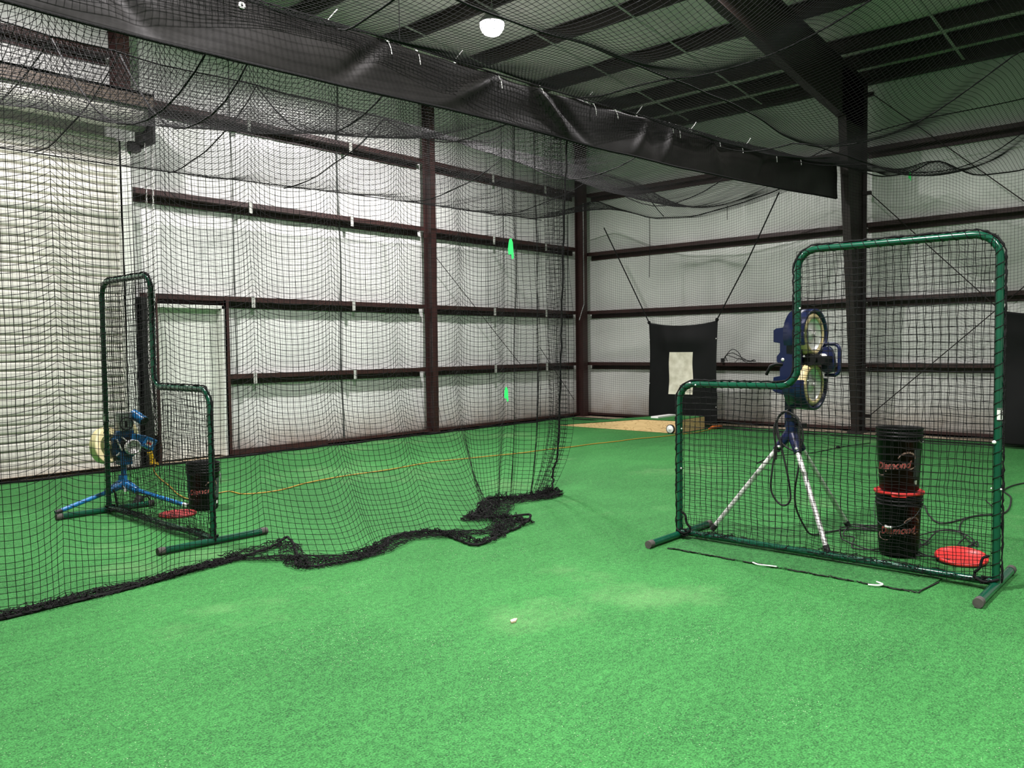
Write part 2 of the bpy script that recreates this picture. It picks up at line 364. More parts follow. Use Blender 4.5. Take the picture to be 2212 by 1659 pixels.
def sheet(name, axis, lo, hi, zt, m, label, levels, seed):   # insulated wall facing that pillows between the girts
    nu = int((hi - lo)/0.11); us = np.linspace(lo, hi, nu); zs = np.linspace(-0.02, 1.0, 66); V = []
    for u in us:
        top_z = zt(u)
        for t in zs:
            z = t*top_z if t > 0 else -0.02
            lv = [0] + levels + [top_z]; k = max(i for i in range(len(lv) - 1) if z >= lv[i] or i == 0)
            f = min(max((z - lv[k])/(lv[k+1] - lv[k]), 0), 1); bulge = 0.035*(1 - (2*f - 1)**4)
            seam = abs(((u - lo + 0.4) % 1.83) - 0.915)/0.915; bulge *= 0.45 + 0.55*(1 - seam**6)
            wv = 0.006*sin(u*23 + sin(z*3)*0.8)*bulge/0.035 + 0.004*sin(u*61 + z*2.1)
            V.append((bulge + wv, u, z))
    n = len(zs); Q = [(i*n + j, (i+1)*n + j, (i+1)*n + j + 1, i*n + j + 1) for i in range(nu - 1) for j in range(n - 1)]
    V = [(u, YW - d, z) if axis == 'y' else (XW - d, u, z) for d, u, z in V]
    if axis == 'y': Q = [q[::-1] for q in Q]
    o = bpy.data.objects.new(name, mesh_np(name, V, Q, m)); return link(o, None, label=label, category='wall', kind='structure')
wl = sheet('wall_left', 'y', X0, XW + .05, roof_z, M['vinyl_y'], 'end wall of the hall lined with wrinkled white vinyl insulation', GZ, 1)
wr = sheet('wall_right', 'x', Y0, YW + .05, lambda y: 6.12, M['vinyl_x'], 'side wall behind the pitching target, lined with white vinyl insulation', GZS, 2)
for x, amp in ((8.07, 0.018), (6.19, 0.008), (11.6, 0.006), (13.15, 0.006)):   # taped seams in the facing
    P = [(x + amp*sin(z*2.1 + x), YW - 0.034, z) for z in np.linspace(0.05, 6.0, 40)]
    MB().tube(P, 0.016 if amp > 0.01 else 0.007, 6).build('seam', M['seam'], wl)
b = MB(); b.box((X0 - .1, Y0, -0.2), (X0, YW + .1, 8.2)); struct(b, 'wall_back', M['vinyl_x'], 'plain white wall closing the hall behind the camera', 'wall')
b = MB(); b.box((X0, Y0 - .1, -0.2), (XW + .1, Y0, 8.2)); struct(b, 'wall_front', M['vinyl_y'], 'plain white end wall beside and behind the camera', 'wall')
b = MB(); xs = np.linspace(X0 - .1, XW + .1, 60); ys = np.linspace(Y0 - .1, YW + .1, 60); V = []
for x in xs:
    for y in ys: V.append((x, y, roof_z(x) - 0.02*abs(sin(y*PI/1.55))))
b.add(V, [(i*60 + j, i*60 + j + 1, (i+1)*60 + j + 1, (i+1)*60 + j) for i in range(59) for j in range(59)], True)
struct(b, 'ceiling', M['roof'], 'sloping roof lined with white vinyl insulation', 'ceiling')
# base angles along the two walls
b = MB(); b.box((5.95, 10.80, 0.0), (14.4, 10.83, 0.055)); b.box((5.95, 10.80, 0.0), (14.4, 11.04, 0.012)); b.box((5.95, 10.78, 0.0), (7.6, 10.80, 0.075))
struct(b, 'baseboard_left', M['steel'], 'low brown steel angle along the foot of the end wall', 'trim')
b = MB(); b.box((14.40, Y0, 0.0), (14.43, 10.83, 0.06)); b.box((14.40, Y0, 0.0), (14.64, 10.83, 0.012))
struct(b, 'baseboard_right', M['steel'], 'low brown steel angle along the foot of the side wall', 'trim')

# girts: inner flange up, web, outer flange down against the insulation
def girt(axis, u0, u1, zt, label, straps=()):
    b = MB(); f0, f1 = (10.835, 10.843) if axis == 'y' else (14.440, 14.448); w1 = (YW if axis == 'y' else XW) - 0.035
    def bx(d0, d1, z0, z1, a=u0, c=u1): b.box((a, d0, z0), (c, d1, z1)) if axis == 'y' else b.box((d0, a, z0), (d1, c, z1))
    bx(f0, f1, zt - 0.064, zt); bx(f0, w1, zt - 0.070, zt - 0.064); bx(w1 - 0.008, w1, zt - 0.158, zt - 0.064); bx(f1, f1 + 0.012, zt - 0.008, zt)
    o = b.build('girt', M['steel'], None, label=label, category='girt', kind='structure')
    for x in straps:
        s = MB()
        if axis == 'y': s.box((x - .028, f0 - .006, zt - .150), (x + .028, f0, zt + .012)); s.box((x - .028, f0 - .006, zt + .006), (x + .028, w1, zt + .012))
        s.build('strap', M['strap'], o, label='white strap over the girt')
    return o
ords = ['lowest', 'second', 'third', 'fourth']
for i, z in enumerate(GZ):
    x0 = (5.97, 4.72, 4.66, 4.70)[i]
    girt('y', x0, 9.77, z, f'{ords[i]} brown girt up the end wall, in the bay between roll-up door and middle column', (6.38, 8.2))
    girt('y', 9.90, 14.3, z, f'{ords[i]} brown girt up the end wall, in the bay between middle column and corner', (11.59, 13.17))
girt('y', -2.0, 4.45, 5.36, 'brown girt on the end wall high above the roll-up door')
girt('y', -2.0, 4.45, 4.92, 'brown header beam on the end wall just above the roll-up door drum')
for i, z in enumerate(GZS):
    girt('x', 4.84, 10.72, z, f'{ords[i]} brown girt up the side wall, between the hall corner and the tapered column')
    girt('x', -1.2, 4.82, z - 0.01*(i == 3), f'{ords[i]} brown girt up the side wall, behind the right-hand screen')
def w_column(x, y, z0, z1, along, wd, dp, name, label, m=None):   # wide flange post: flanges wd wide, dp deep
    b = MB(); t = 0.010
    if along == 'y': b.box((x - wd/2, y, z0), (x + wd/2, y + t, z1)); b.box((x - wd/2, y + dp - t, z0), (x + wd/2, y + dp, z1)); b.box((x - t/2, y + t, z0), (x + t/2, y + dp - t, z1))
    b.box((x - wd/2 - .02, y - .02, z0), (x + wd/2 + .02, y + dp + .02, z0 + .02))
    return b.build(name, m or M['steel'], None, label=label, category='column', kind='structure')
w_column(9.875, 10.70, 0.0, 6.3, 'y', 0.12, 0.20, 'column', 'brown steel column in the middle of the end wall')
w_column(4.53, 10.66, 4.86, 6.7, 'y', 0.17, 0.22, 'column', 'short brown column on the end wall above the roll-up door drum')
w_column(14.26, 10.64, -0.018, 5.9, 'y', 0.17, 0.20, 'column', 'brown steel column standing in the hall corner')
# conduit on the corner column
b = MB(); b.tube(rounded([(14.20, 10.629, 4.6), (14.20, 10.629, 2.42), (14.03, 10.629, 2.08)], [0.04]), 0.010, 8)
top(b, 'conduit', M['galv'], 'thin grey conduit running down beside the corner column and kinked at its foot', 'pipe')
# tapered column and rafter of the frame on the side wall
b = MB(); yF = 4.83; poly = [(13.93, 0.0), (14.52, 0.0), (14.52, 5.95), (12.98, 5.95), (12.98, 5.17)]
fn = lambda a, c, d: (a, d, c); b.prism([(14.08, 0), (14.37, 0), (14.37, 5.95), (13.38, 5.95), (13.38, 5.14)], yF - .006, yF + .006, fn)
def flange(b, p, q, wd=0.13, t=0.014):
    p, q = Vector((p[0], yF, p[1])), Vector((q[0], yF, q[1])); d = (q - p).normalized(); n = Vector((-d.z, 0, d.x))
    V = [a + Vector((0, sy*wd/2, 0)) + n*s*t/2 for a in (p, q) for sy, s in ((-1, -1), (1, -1), (1, 1), (-1, 1))]
    b.add(V, [(0,3,2,1),(4,5,6,7),(0,1,5,4),(1,2,6,5),(2,3,7,6),(3,0,4,7)])
flange(b, (14.08, 0), (13.38, 5.14)); flange(b, (14.37, 0), (14.37, 5.95)); b.box((14.0, yF - .11, -0.016), (14.45, yF + .11, 0.02))
struct(b, 'column', M['steel_shaded'], 'tapered dark steel column rising beside the right-hand screen', 'column')
b = MB(); RB = [(13.38, 5.14), (11.9, 5.30), (10.7, 5.45), (9.3, 5.63), (6.5, 5.98), (2.0, 6.45), (-6.9, 7.15)]
RT = [(x, roof_z(x) - 0.21) for x in (-6.9, 14.45)]
b.prism(RB + [RT[0], (14.37, RT[1][1]), (14.37, 5.14)], yF - .006, yF + .006, fn)
for p, q in zip(RB, RB[1:]): flange(b, p, q)
flange(b, RT[1], RT[0])
struct(b, 'rafter', M['steel_shaded'], 'deep dark steel rafter sloping up from the tapered column', 'beam')
b = MB(); b.box((XW - .25, Y0, 5.92), (XW - .19, YW, 6.11)); b.box((XW - .25, Y0, 5.90), (XW - .08, YW, 5.92))
struct(b, 'eave_beam', M['steel_shaded'], 'dark steel eave beam along the top of the side wall', 'beam')
PX = [13.73, 13.02, 11.55, 10.07, 8.66, 7.2, 5.75, 4.3, 2.85, 1.4, -0.05, -1.5, -2.95, -4.4, -5.85]
on = ['first', 'second', 'third', 'fourth', 'fifth', 'sixth', 'seventh', 'eighth', 'ninth', 'tenth', 'eleventh', 'twelfth', 'thirteenth', 'fourteenth', 'fifteenth']
for i, x in enumerate(PX):
    zt = roof_z(x) - 0.022; b = MB(); b.box((x - .004, Y0, zt - .2), (x + .004, YW, zt)); b.box((x - .066, Y0, zt - .008), (x, YW, zt)); b.box((x, Y0, zt - .2), (x + .066, YW, zt - .192)); b.box((x + .06, Y0, zt - .2), (x + .066, YW, zt - .18))
    o = b.build('purlin', M['steel_shaded'], None, label=f'dark steel roof purlin, {on[i]} one in from the side wall', category='purlin', kind='structure')
for y, lab in ((9.55, 'pale strap running up the roof under the purlins, nearest the end wall'), (8.12, 'pale strap running up the roof under the purlins, passing by the glowing lamp'),
               (6.62, 'pale strap running up the roof under the purlins, just short of the deep rafter'), (3.3, 'pale strap running up the roof under the purlins, near side of the deep rafter'), (1.8, 'pale strap running up the roof under the purlins at the right edge')):
    V = []
    for x in (14.3, -6.8):
        z = roof_z(x) - .226
        for dy, dz in ((-.02, 0), (.02, 0), (.02, -.004), (-.02, -.004)): V.append((x, y + dy, z + dz))
    top(MB().add(V, [(0,3,2,1),(4,5,6,7),(0,1,5,4),(1,2,6,5),(2,3,7,6),(3,0,4,7)]), 'roof_strap', M['strap_dull'], lab, 'strap', kind='structure')
# cross bracing rods on the side wall
for n_, p, q, lab in (('brace_rod', (14.38, 4.70, 5.70), (14.38, 0.9, 2.15), 'thin brace rod slanting down from the eave at the tapered column'),
                      ('brace_rod', (14.36, 4.72, 4.05), (14.36, 1.4, 0.55), 'thin brace rod slanting down from halfway up the tapered column'),
                      ('brace_rod', (14.37, 4.70, 0.26), (14.37, 0.6, 4.05), 'thin brace rod rising from the foot of the tapered column')):
    b = MB(); b.cyl(p, q, 0.008, n=8); b.box((p[0] - .02, p[1] - .02, p[2] - .03), (p[0] + .06, p[1] + .12, p[2] + .03)); top(b, n_, M['steel_shaded'], lab, 'rod', kind='structure')
for n_, p, q, lab in (('brace_rod', (9.95, 10.80, 3.2), (12.3, 10.80, 1.15), 'thin brace rod slanting down the end wall from the middle column'),
                      ('brace_rod', (14.05, 10.80, 0.35), (12.9, 10.80, 1.5), 'thin brace rod at the foot of the corner column')):
    b = MB(); b.cyl(p, q, 0.006, n=8); top(b, n_, M['steel_shaded'], lab, 'rod', kind='structure')

# ------------------------------------------------------------------ doors in the end wall
d1 = empty('door_1', (2.6, 10.8, 0), 'closed white roll-up door with ribbed slats in the end wall', 'door', kind='structure')
def loc(p): return (p[0] - 2.6, p[1] - 10.8, p[2])
xs = np.array([0.55, 4.47]); zs = np.linspace(0.02, 4.25, 480); V = []
for z in zs:
    ph = (z/0.107) % 1.0; d = 0.008 + 0.010*(1 - abs(2*(ph - .2)/.8 - 1)**6) if ph > 0.2 else -0.022
    for x in xs: V.append((x - 2.6, 10.82 - d - 10.8, z))
Q = [(2*i, 2*i + 1, 2*i + 3, 2*i + 2) for i in range(len(zs) - 1)]
link(bpy.data.objects.new('slat_curtain', mesh_np('slat_curtain', V, Q, M['slat'], False)), d1)
for x in (4.47, 0.43):
    b = MB(); b.box((x - 2.6, -.10, 0), (x - 2.6 + .012, .12, 4.2)); b.box((x - 2.6, -.10, 0), (x - 2.6 + .14, -.085, 4.2)); b.box((x - 2.6 + .13, -.10, 0), (x - 2.6 + .142, .2, 4.2)); b.build('guide_rail', M['door'], d1)
b = MB(); b.lathe([(0.0, 0), (0.20, 0), (0.20, 4.2), (0.0, 4.2)], (0.47 - 2.6, -0.30, 4.50), (1, 0, 0), 28)
for k in range(28): t = 2*PI*k/28
b.build('drum', M['slat'], d1)
b = MB(); b.box((.40 - 2.6, -.56, 4.70), (4.72 - 2.6, -.02, 4.735)); b.box((.40 - 2.6, -.56, 4.56), (4.72 - 2.6, -.548, 4.735)); b.build('hood', M['hood'], d1)
b = MB(); b.box((4.70 - 2.6, -.55, 4.13), (4.73 - 2.6, -.02, 4.74)); b.cyl((4.66 - 2.6, -.28, 4.22), (4.70 - 2.6, -.28, 4.22), .07, n=16); b.cyl((4.70 - 2.6, -.30, 4.5), (4.79 - 2.6, -.30, 4.5), .05, n=16); b.box((4.56 - 2.6, -.2, 4.08), (4.70 - 2.6, -.05, 4.2)); b.build('drum_bracket', M['black_paint'], d1)
def chain(b, p, q, r=0.011, pitch=0.05):
    p, q = Vector(p), Vector(q); n = int((q - p).length/pitch)
    for i in range(n):
        c = p.lerp(q, (i + .5)/n); ang = (i % 2)*PI/2 + 0.4; u = Vector((cos(ang), sin(ang), 0)); P = []
        for k in range(8): t = 2*PI*k/8; P.append(c + u*cos(t)*0.011 + Vector((0, 0, 1))*sin(t)*0.029)
        b.tube(P, 0.0045, 4, closed=True)
b = MB(); chain(b, (4.70 - 2.6, -.32, 4.2), (4.66 - 2.6, -.32, 1.25)); chain(b, (4.79 - 2.6, -.32, 4.2), (4.73 - 2.6, -.32, 0.42)); chain(b, (4.66 - 2.6, -.32, 1.25), (4.72 - 2.6, -.32, 0.42)); b.build('chain', M['chrome'], d1)
b = MB(); b.box((4.62, 10.66, 0), (4.66, 11.0, 2.22)); b.box((4.62, 10.66, 0), (4.80, 10.672, 2.22)); b.box((4.79, 10.66, 0), (4.80, 10.72, 2.22)); b.box((4.66, 10.9, 0), (4.93, 10.91, 2.2)); struct(b, 'trim_1', M['black_paint'], 'dark steel jamb channel between roll-up door and white door', 'trim')
b = MB(); b.box((4.84, 10.66, 0), (4.875, 10.84, 2.22)); struct(b, 'trim_2', M['steel'], 'red brown post at the hinge side of the white door', 'trim')
b = MB(); b.box((5.915, 10.80, 0.0), (5.97, 10.84, 2.225)); b.box((5.915, 10.80, 0), (5.925, 11.0, 2.225)); struct(b, 'trim_3', M['steel'], 'red brown post at the latch side of the white door', 'trim')
d2 = empty('door_2', (5.4, 10.9, 0), 'plain white single door recessed in the end wall', 'door', kind='structure')
b = MB()
for x0, x1 in ((4.885, 4.93), (5.865, 5.912)): b.box((x0 - 5.4, -.085, 0), (x1 - 5.4, .14, 2.15))
b.box((4.885 - 5.4, -.085, 2.10), (5.912 - 5.4, .14, 2.15)); b.build('door_frame', M['door'], d2, 0.003)
b = MB(); b.box((4.93 - 5.4, .05, 0.01), (5.865 - 5.4, .095, 2.10)); b.build('door_panel', M['door'], d2)
b = MB(); b.box((4.93 - 5.4, -.03, 0.01), (4.945 - 5.4, .05, 2.10)); b.box((5.85 - 5.4, -.03, 0.01), (5.865 - 5.4, .05, 2.10)); b.box((4.93 - 5.4, -.03, 2.085), (5.865 - 5.4, .05, 2.10)); b.build('door_stop', M['door'], d2)

# ------------------------------------------------------------------ lamp
lx, ly, lz, _ = LAMPS[0]
t = empty('high_bay_lamp', (lx, ly, lz), 'round glowing high bay lamp hung under the roof above the cages', 'lamp')
b = MB(); b.lathe([(0.0, .16), (.06, .16), (.10, .12), (.16, .06), (.185, .02), (.182, .0), (.15, .0)]); b.build('housing', M['housing'], t)
b = MB(); b.lathe([(.172, .0), (.170, -.05), (.150, -.10), (.11, -.145), (.055, -.17), (0.0, -.178)], n=28); b.build('lens', M['lens'], t)
b = MB(); b.tube([(0, 0, .16), (0, 0, .21)], .02, 8); b.tube([(0, 0, .21), (.02, 0, .25), (0, 0, .28), (-.02, 0, .25), (0, 0, .21)], .006, 6); b.tube([(0, 0, .27), (0, 0, roof_z(lx) - lz - .03)], .006, 6); b.build('hook', M['galv'], t)

# ------------------------------------------------------------------ overhead cable, banner and nets
CX = [-3, 0.2, 3.0, 3.9, 5.6, 6.96, 8.45, 9.96, 11.6, 13.55]
CZ = [4.0, 3.95, 3.965, 4.0, 4.02, 4.06, 4.12, 4.165, 4.27, 4.43]
BZ = [3.5, 3.47, 3.51, 3.54, 3.59, 3.60, 3.64, 3.69, 3.75, 3.86]
zc = lambda x: pw(x, CX, CZ); zb = lambda x: pw(x, CX, BZ); yc = lambda x: 5.25 - np.maximum(np.asarray(x, float) - 3, 0)*0.030
P = [(x, float(yc(x)), float(zc(x)) + .012) for x in np.linspace(-2.5, 13.3, 80)]
b = MB(); b.tube(P, 0.007, 6); top(b, 'support_cable', M['cable'], 'pale wire cable stretched along the top edge of the black banner', 'cable')
b = MB(); b.cyl((4.46, 5.206, 4.0), (4.46, 5.206, roof_z(4.46) - .03), .004, n=6); top(b, 'suspension_wire', M['rope'], 'thin vertical wire dropping from the roof to the banner cable', 'wire')

bn = empty('banner', (7, 5.2, 3.6), 'long black vinyl banner strip hung from the cable across the hall', 'banner')
us = np.linspace(0.2, 13.42, 420); vs = np.linspace(0, 1, 26); U, Vv = np.meshgrid(us, vs, indexing='ij')
ztop, zbot = zc(U), zb(U); Z = ztop + (zbot - ztop)*Vv; Z -= (0.018*np.abs(np.sin(U*2.3)) + 0.014*np.abs(np.sin(U*5.1)))*(1 - Vv)**4
Y = yc(U) - 0.028 + wob(U*1.6, Vv*2.0, 5, 0.03) + wob(U*5, Vv*2.5, 6, 0.008)
for xc, dx, wd, am in ((6.35, 0.55, 0.07, -0.075), (6.62, 0.6, 0.10, 0.04), (7.9, -0.35, 0.06, -0.04), (8.45, -0.22, 0.05, -0.045), (4.05, -0.5, 0.09, 0.05), (5.2, -0.7, 0.12, -0.045), (8.15, 0.1, 0.12, 0.04), (2.2, 0.4, .1, .04), (9.5, 0.3, .09, -.03), (10.8, -.3, .1, .03)):
    Y += am*np.exp(-((U - xc - dx*(Vv - 0.5))/wd)**2)*np.sin(np.pi*np.clip(Vv*0.9 + 0.1, 0, 1))
G = np.stack([U - 7, Y - 5.2, Z - 3.6], -1); idx = np.arange(U.size).reshape(U.shape)
Q = np.stack([idx[:-1, :-1], idx[1:, :-1], idx[1:, 1:], idx[:-1, 1:]], -1).reshape(-1, 4)
o = link(bpy.data.objects.new('vinyl_strip', mesh_np('vinyl_strip', G.reshape(-1, 3), Q, M['vinyl_black'])), bn)
sm = o.modifiers.new('thickness', 'SOLIDIFY'); sm.thickness = 0.003
b = MB(); b.tube([tuple(G[i, -1]) for i in range(0, 420, 3)], 0.013, 6); b.build('hem', M['rope'], bn)
r_ = random.Random(3)
for i, x in enumerate([3.75, 4.32, 4.62, 5.05, 5.6, 6.2, 6.9, 7.02, 7.4, 7.8, 8.5, 8.65, 8.95, 9.6, 10.2, 10.35, 11.2, 12.0]):
    b = MB(); p = Vector((x - 7, float(yc(x)) - 5.2 - .012, float(zc(x)) - 3.6)); k = i % 3; P = [p + Vector((.014*cos(a), .024*sin(a)*.7, .022*sin(a))) for a in np.linspace(0, 2*PI, 9)[:-1]]
    b.tube(P, .0045, 5, closed=True)
    tail = [p, p + Vector((.03, -.03, .05)), p + Vector((.07, -.04, .10))] if k == 0 else [p, p + Vector((.01, -.03, -.06)), p + Vector((.02, -.035, -.11 - .04*r_.random()))]
    b.tube(catmull(tail, 4), .004, 5); b.build('zip_tie', M['white'], bn, label='white plastic zip tie')
b = MB(); b.lathe([(.008, .004), (.012, .008), (.024, .006), (.026, 0)], (3.03 - 7, 5.195 - 5.2, 3.89 - 3.6), (0, -1, 0), 16); b.build('eyelet', M['white'], bn)

H = 0.0445
NR = 0.0017
def net_obj(name, grids, label, r=NR, knot=2.0, m=None):
    o = bpy.data.objects.new(name, net_mesh(name, grids, r, m or M['net'], knot)); return link(o, None, label=label, category='net')
def ropes(parent, paths, r=0.008, name='border_rope', **k):
    for P in paths: MB().tube(P, r, 6).build(name, M['rope'], parent, **k)
# -- divider net hanging from the cable, gathered towards its free end, its foot heaped on the turf
dx = [0.0445*0.93]*112 + [0.0445*0.93*(0.86 - 0.42*i/46) for i in range(46)]
ux = 1.0 + np.concatenate([[0], np.cumsum(dx)]); ux = ux*1.0; ux = 1.0 + (ux - 1.0)*(6.66 - 1.0)/(ux[-1] - 1.0)
nv, pile = 92, 15
YBX = [0.9, 1.43, 2.4, 2.94, 3.2, 3.5, 3.8, 4.14, 4.4, 4.7, 5.0, 5.2, 5.7, 6.2, 6.7]
YBY = [5.24, 5.26, 5.32, 5.38, 5.10, 4.84, 4.82, 4.98, 4.84, 4.56, 4.68, 4.98, 5.30, 5.24, 5.26]
U = ux[:, None]*np.ones((1, nv)); D = np.linspace(0, 1, nv)[None, :]*np.ones((len(ux), 1)); ztop = zc(U) - 0.03; Z = ztop*(1 - D) + 0.012*D
gat = np.clip((U - 5.35)/1.2, 0, 1)
f = ((U + 0.18)/0.66) % 1.0; depth = ztop - Z; A = (0.085 + 0.22*np.exp(-depth/0.8))*np.clip(Z/0.35, 0.25, 1)*(1 - 0.55*gat)
Z = Z - A*(1 - (2*f - 1)**2) + A*0.25; Z = np.maximum(Z, 0.012)
yb = pw(U, YBX, YBY); g = np.clip(1 - Z/1.25, 0, 1)**2; ytop = yc(U) + 0.045
Y = ytop + (yb - ytop)*g + 0.055*np.sin(2*PI*f) *np.clip(depth/0.3, 0, 1)*(1 - gat*.5) + wob(U*2.2, Z*1.3, 11, 0.03)
ki = np.arange(len(ux))[:, None]*np.ones((1, nv)); Y += gat*0.10*np.sin(ki*2*PI/9.0 + wob(U*0, Z*1.2, 3, 0.8)); X = U + gat*0.03*np.sin(ki*2*PI/4.5) + wob(U*6, Z*2, 12, 0.008)
X += wob(U*11, Z*9, 21, 0.004); Z += wob(U*9, Z*11, 22, 0.004)
edge = np.clip((U - 6.0)/0.66, 0, 1); X -= edge*0.30*np.clip(1 - Z/0.75, 0, 1)**2
main = np.stack([X, Y, Z], -1)
kp = np.arange(1, pile + 1)[None, :]*np.ones((len(ux), 1)); Up = ux[:, None]*np.ones((1, pile))
ph = wob(Up*3.0, Up*0, 31, 1.6); am = 0.055 + 0.05*np.clip((Up - 2.9)/0.5, 0, 1)
Yp = pw(Up, YBX, YBY) - am*(1 - np.cos(kp*0.62 + ph)) + wob(Up*9, kp*0.7, 32, 0.02)
Zp = 0.010 + np.abs(wob(Up*10, kp*0.9, 33, 0.035)) ; Xp = main[:, -1:, 0] + wob(Up*8, kp*0.6, 34, 0.035)
grid = np.concatenate([main, np.stack([Xp, Yp, Zp], -1)], 1)
dn = net_obj('divider_net', [grid], 'black divider net hanging below the banner with its foot heaped on the turf', 0.0020, 2.1)
def crumple(path, width, nu, nw, seed, hgt=0.05):
    P = np.array(catmull(path, max(2, nu//(len(path) - 1)))); n = len(P); T = np.gradient(P, axis=0); T /= np.linalg.norm(T, axis=1, keepdims=True) + 1e-9
    S_ = np.stack([-T[:, 1], T[:, 0], 0*T[:, 0]], -1); a = np.arange(n)[:, None]*np.ones((1, nw)); w_ = np.linspace(-1, 1, nw)[None, :]*np.ones((n, 1))
    off = width/2*w_ + wob(a*0.9, w_*3, seed, width*0.22); h_ = np.abs(wob(a*0.8, w_*2.6, seed + 1, hgt))*(1 - 0.5*w_**2) + 0.008
    G = P[:, None, :] + S_[:, None, :]*off[..., None] + T[:, None, :]*wob(a, w_*4, seed + 2, 0.03)[..., None]; G[..., 2] += h_; return G
heaps = [crumple([(0.9, 5.19, 0), (1.9, 5.20, 0), (2.6, 5.30, 0), (2.95, 5.36, 0)], 0.10, 130, 9, 41, 0.04),
         crumple([(2.9, 5.36, 0), (3.4, 5.45, 0), (3.22, 5.0, 0), (3.15, 4.78, 0), (3.4, 4.68, 0), (3.7, 4.72, 0)], 0.16, 80, 9, 44, 0.06),
         crumple([(3.7, 4.72, 0), (4.05, 4.92, 0), (4.35, 4.88, 0), (4.42, 4.6, 0), (4.38, 4.32, 0), (4.6, 4.33, 0), (4.8, 4.45, 0)], 0.11, 90, 9, 47, 0.06),
         crumple([(4.75, 4.45, 0), (5.05, 4.50, 0), (5.2, 4.55, 0), (5.12, 4.75, 0), (4.95, 4.98, 0), (5.2, 5.05, 0)], 0.15, 80, 11, 50, 0.08),
         crumple([(5.0, 4.95, 0), (5.35, 5.12, 0), (5.62, 5.36, 0), (5.9, 5.30, 0), (6.3, 5.20, 0), (6.5, 5.26, 0)], 0.17, 90, 13, 53, 0.08)]
link(bpy.data.objects.new('heaped_hem', net_mesh('heaped_hem', heaps, 0.0026, M['net'], 0)), dn, label='crumpled foot of the net lying on the turf')
hem = catmull([(0.9, 5.16, .012), (1.9, 5.17, .012), (2.7, 5.29, .014), (3.0, 5.33, .02), (3.3, 5.42, .02), (3.47, 5.48, .05), (3.3, 5.1, .02), (3.12, 4.80, .015), (3.35, 4.66, .015), (3.7, 4.68, .02), (4.1, 4.93, .03), (4.42, 4.83, .02), (4.36, 4.5, .015), (4.33, 4.26, .015), (4.7, 4.36, .015), (5.05, 4.44, .02), (5.22, 4.50, .07), (5.1, 4.72, .04), (5.0, 4.98, .04), (5.4, 5.12, .04), (5.62, 5.38, .05), (6.0, 5.27, .03), (6.35, 5.20, .05), (6.5, 5.28, .22), (6.57, 5.26, .5), (6.63, 5.27, 1.4), (6.66, 5.24, 2.6), (6.68, 5.20, 3.7)], 10)
hem = [(p[0] + r_.uniform(-.008, .008), p[1] + r_.uniform(-.008, .008), max(.010, p[2])) for p in hem]
ropes(dn, [hem], 0.010)
for xx in (5.62, 6.2, 6.38):   # dense vertical gathers
    pass
# -- ceiling net of the far cage
FY = 10.30
zf = lambda x: pw(x, [1.0, 2.9, 4.4, 7.0, 9.4, 13.3], [3.76, 3.78, 3.79, 3.88, 3.94, 4.02])
SAG = lambda x: pw(x, [1.0, 2.0, 3.1, 4.2, 5.4, 6.2, 6.8, 7.4, 8.4, 10.0, 11.5, 13.3], [0.84, 0.83, 0.80, 0.68, 0.50, 0.36, 0.26, 0.32, 0.46, 0.58, 0.60, 0.45])
def smooth_fn(fn, x, w=0.35): return sum(fn(x + d) for d in np.linspace(-w, w, 7))/7
SC_Y = [0.0, 1.5, 2.3, 2.9, 3.4, 3.74, 4.2, 4.7, 5.0, 5.3, 5.86, 6.5, 7.4, 8.3, 9.05, 9.6, 10.3]
SC_Z = [4.3, 4.1, 3.87, 3.88, 4.22, 4.05, 4.06, 4.3, 4.40, 4.25, 4.08, 3.95, 3.83, 3.90, 4.17, 4.40, 4.30]
EX = 13.22
scal = lambda y: pw(y, SC_Y, SC_Z)
def far_z(x, y):
    t = np.clip((y - 5.27)/(7.9 - 5.27), 0, 1); q = np.clip((y - 7.9)/(FY - 7.9), 0, 1); za = (zc(x) - 0.02)*(1 - t) + 4.33*t - smooth_fn(SAG, x)*4*t*(1 - t); zb2 = 4.33*(1 - q) + zf(x)*q - 0.16*4*q*(1 - q); z = np.where(y < 7.9, za, zb2); z = z + wob(x*2.1, y*2.3, 61, 0.03) + wob(x*5, y*4, 62, 0.012)
    e = np.clip((x - 12.0)/(EX - 12.0), 0, 1); e = e*e*(3 - 2*e); return z*(1 - e) + (smooth_fn(scal, y, 0.15) - 0.03)*e
nx, ny = int((EX - 1.6)/(H*0.97)), int((FY - 5.27)/(H*0.95))
X, Y = np.meshgrid(np.linspace(1.6, EX, nx), np.linspace(5.27, FY, ny), indexing='ij')
tt = (Y - 5.27)/(FY - 5.27); Y2 = 5.27 + (Y - 5.27); Y2 = Y2 + (yc(X) - 5.25 + 0.03)*(1 - tt)
Z = far_z(X, Y); fc = net_obj('overhead_net', [np.stack([X, Y2, Z], -1)], 'sagging black ceiling net over the far cage, beyond the banner', 0.0021, 1.9)
pr = []
for x0, x1 in ((2.5, 3.0), (3.35, 3.3), (4.9, 4.6), (6.6, 6.4), (8.9, 8.7), (11.0, 10.9)):
    pr.append([(float(x0 + (x1 - x0)*t_), float(FY - (FY - 5.3)*t_), float(far_z(np.array(x0 + (x1 - x0)*t_), np.array(FY - (FY - 5.3)*t_))) - .01) for t_ in np.linspace(0, 1, 24)])
pr.append([(x, FY, float(zf(x)) + .005) for x in np.linspace(1.6, 12.4, 50)]); pr.append([(x, 7.9, float(far_z(np.array(x), np.array(7.9))) - .008) for x in np.linspace(1.6, 13.0, 60)])
ropes(fc, pr, 0.0075, 'seam_rope')
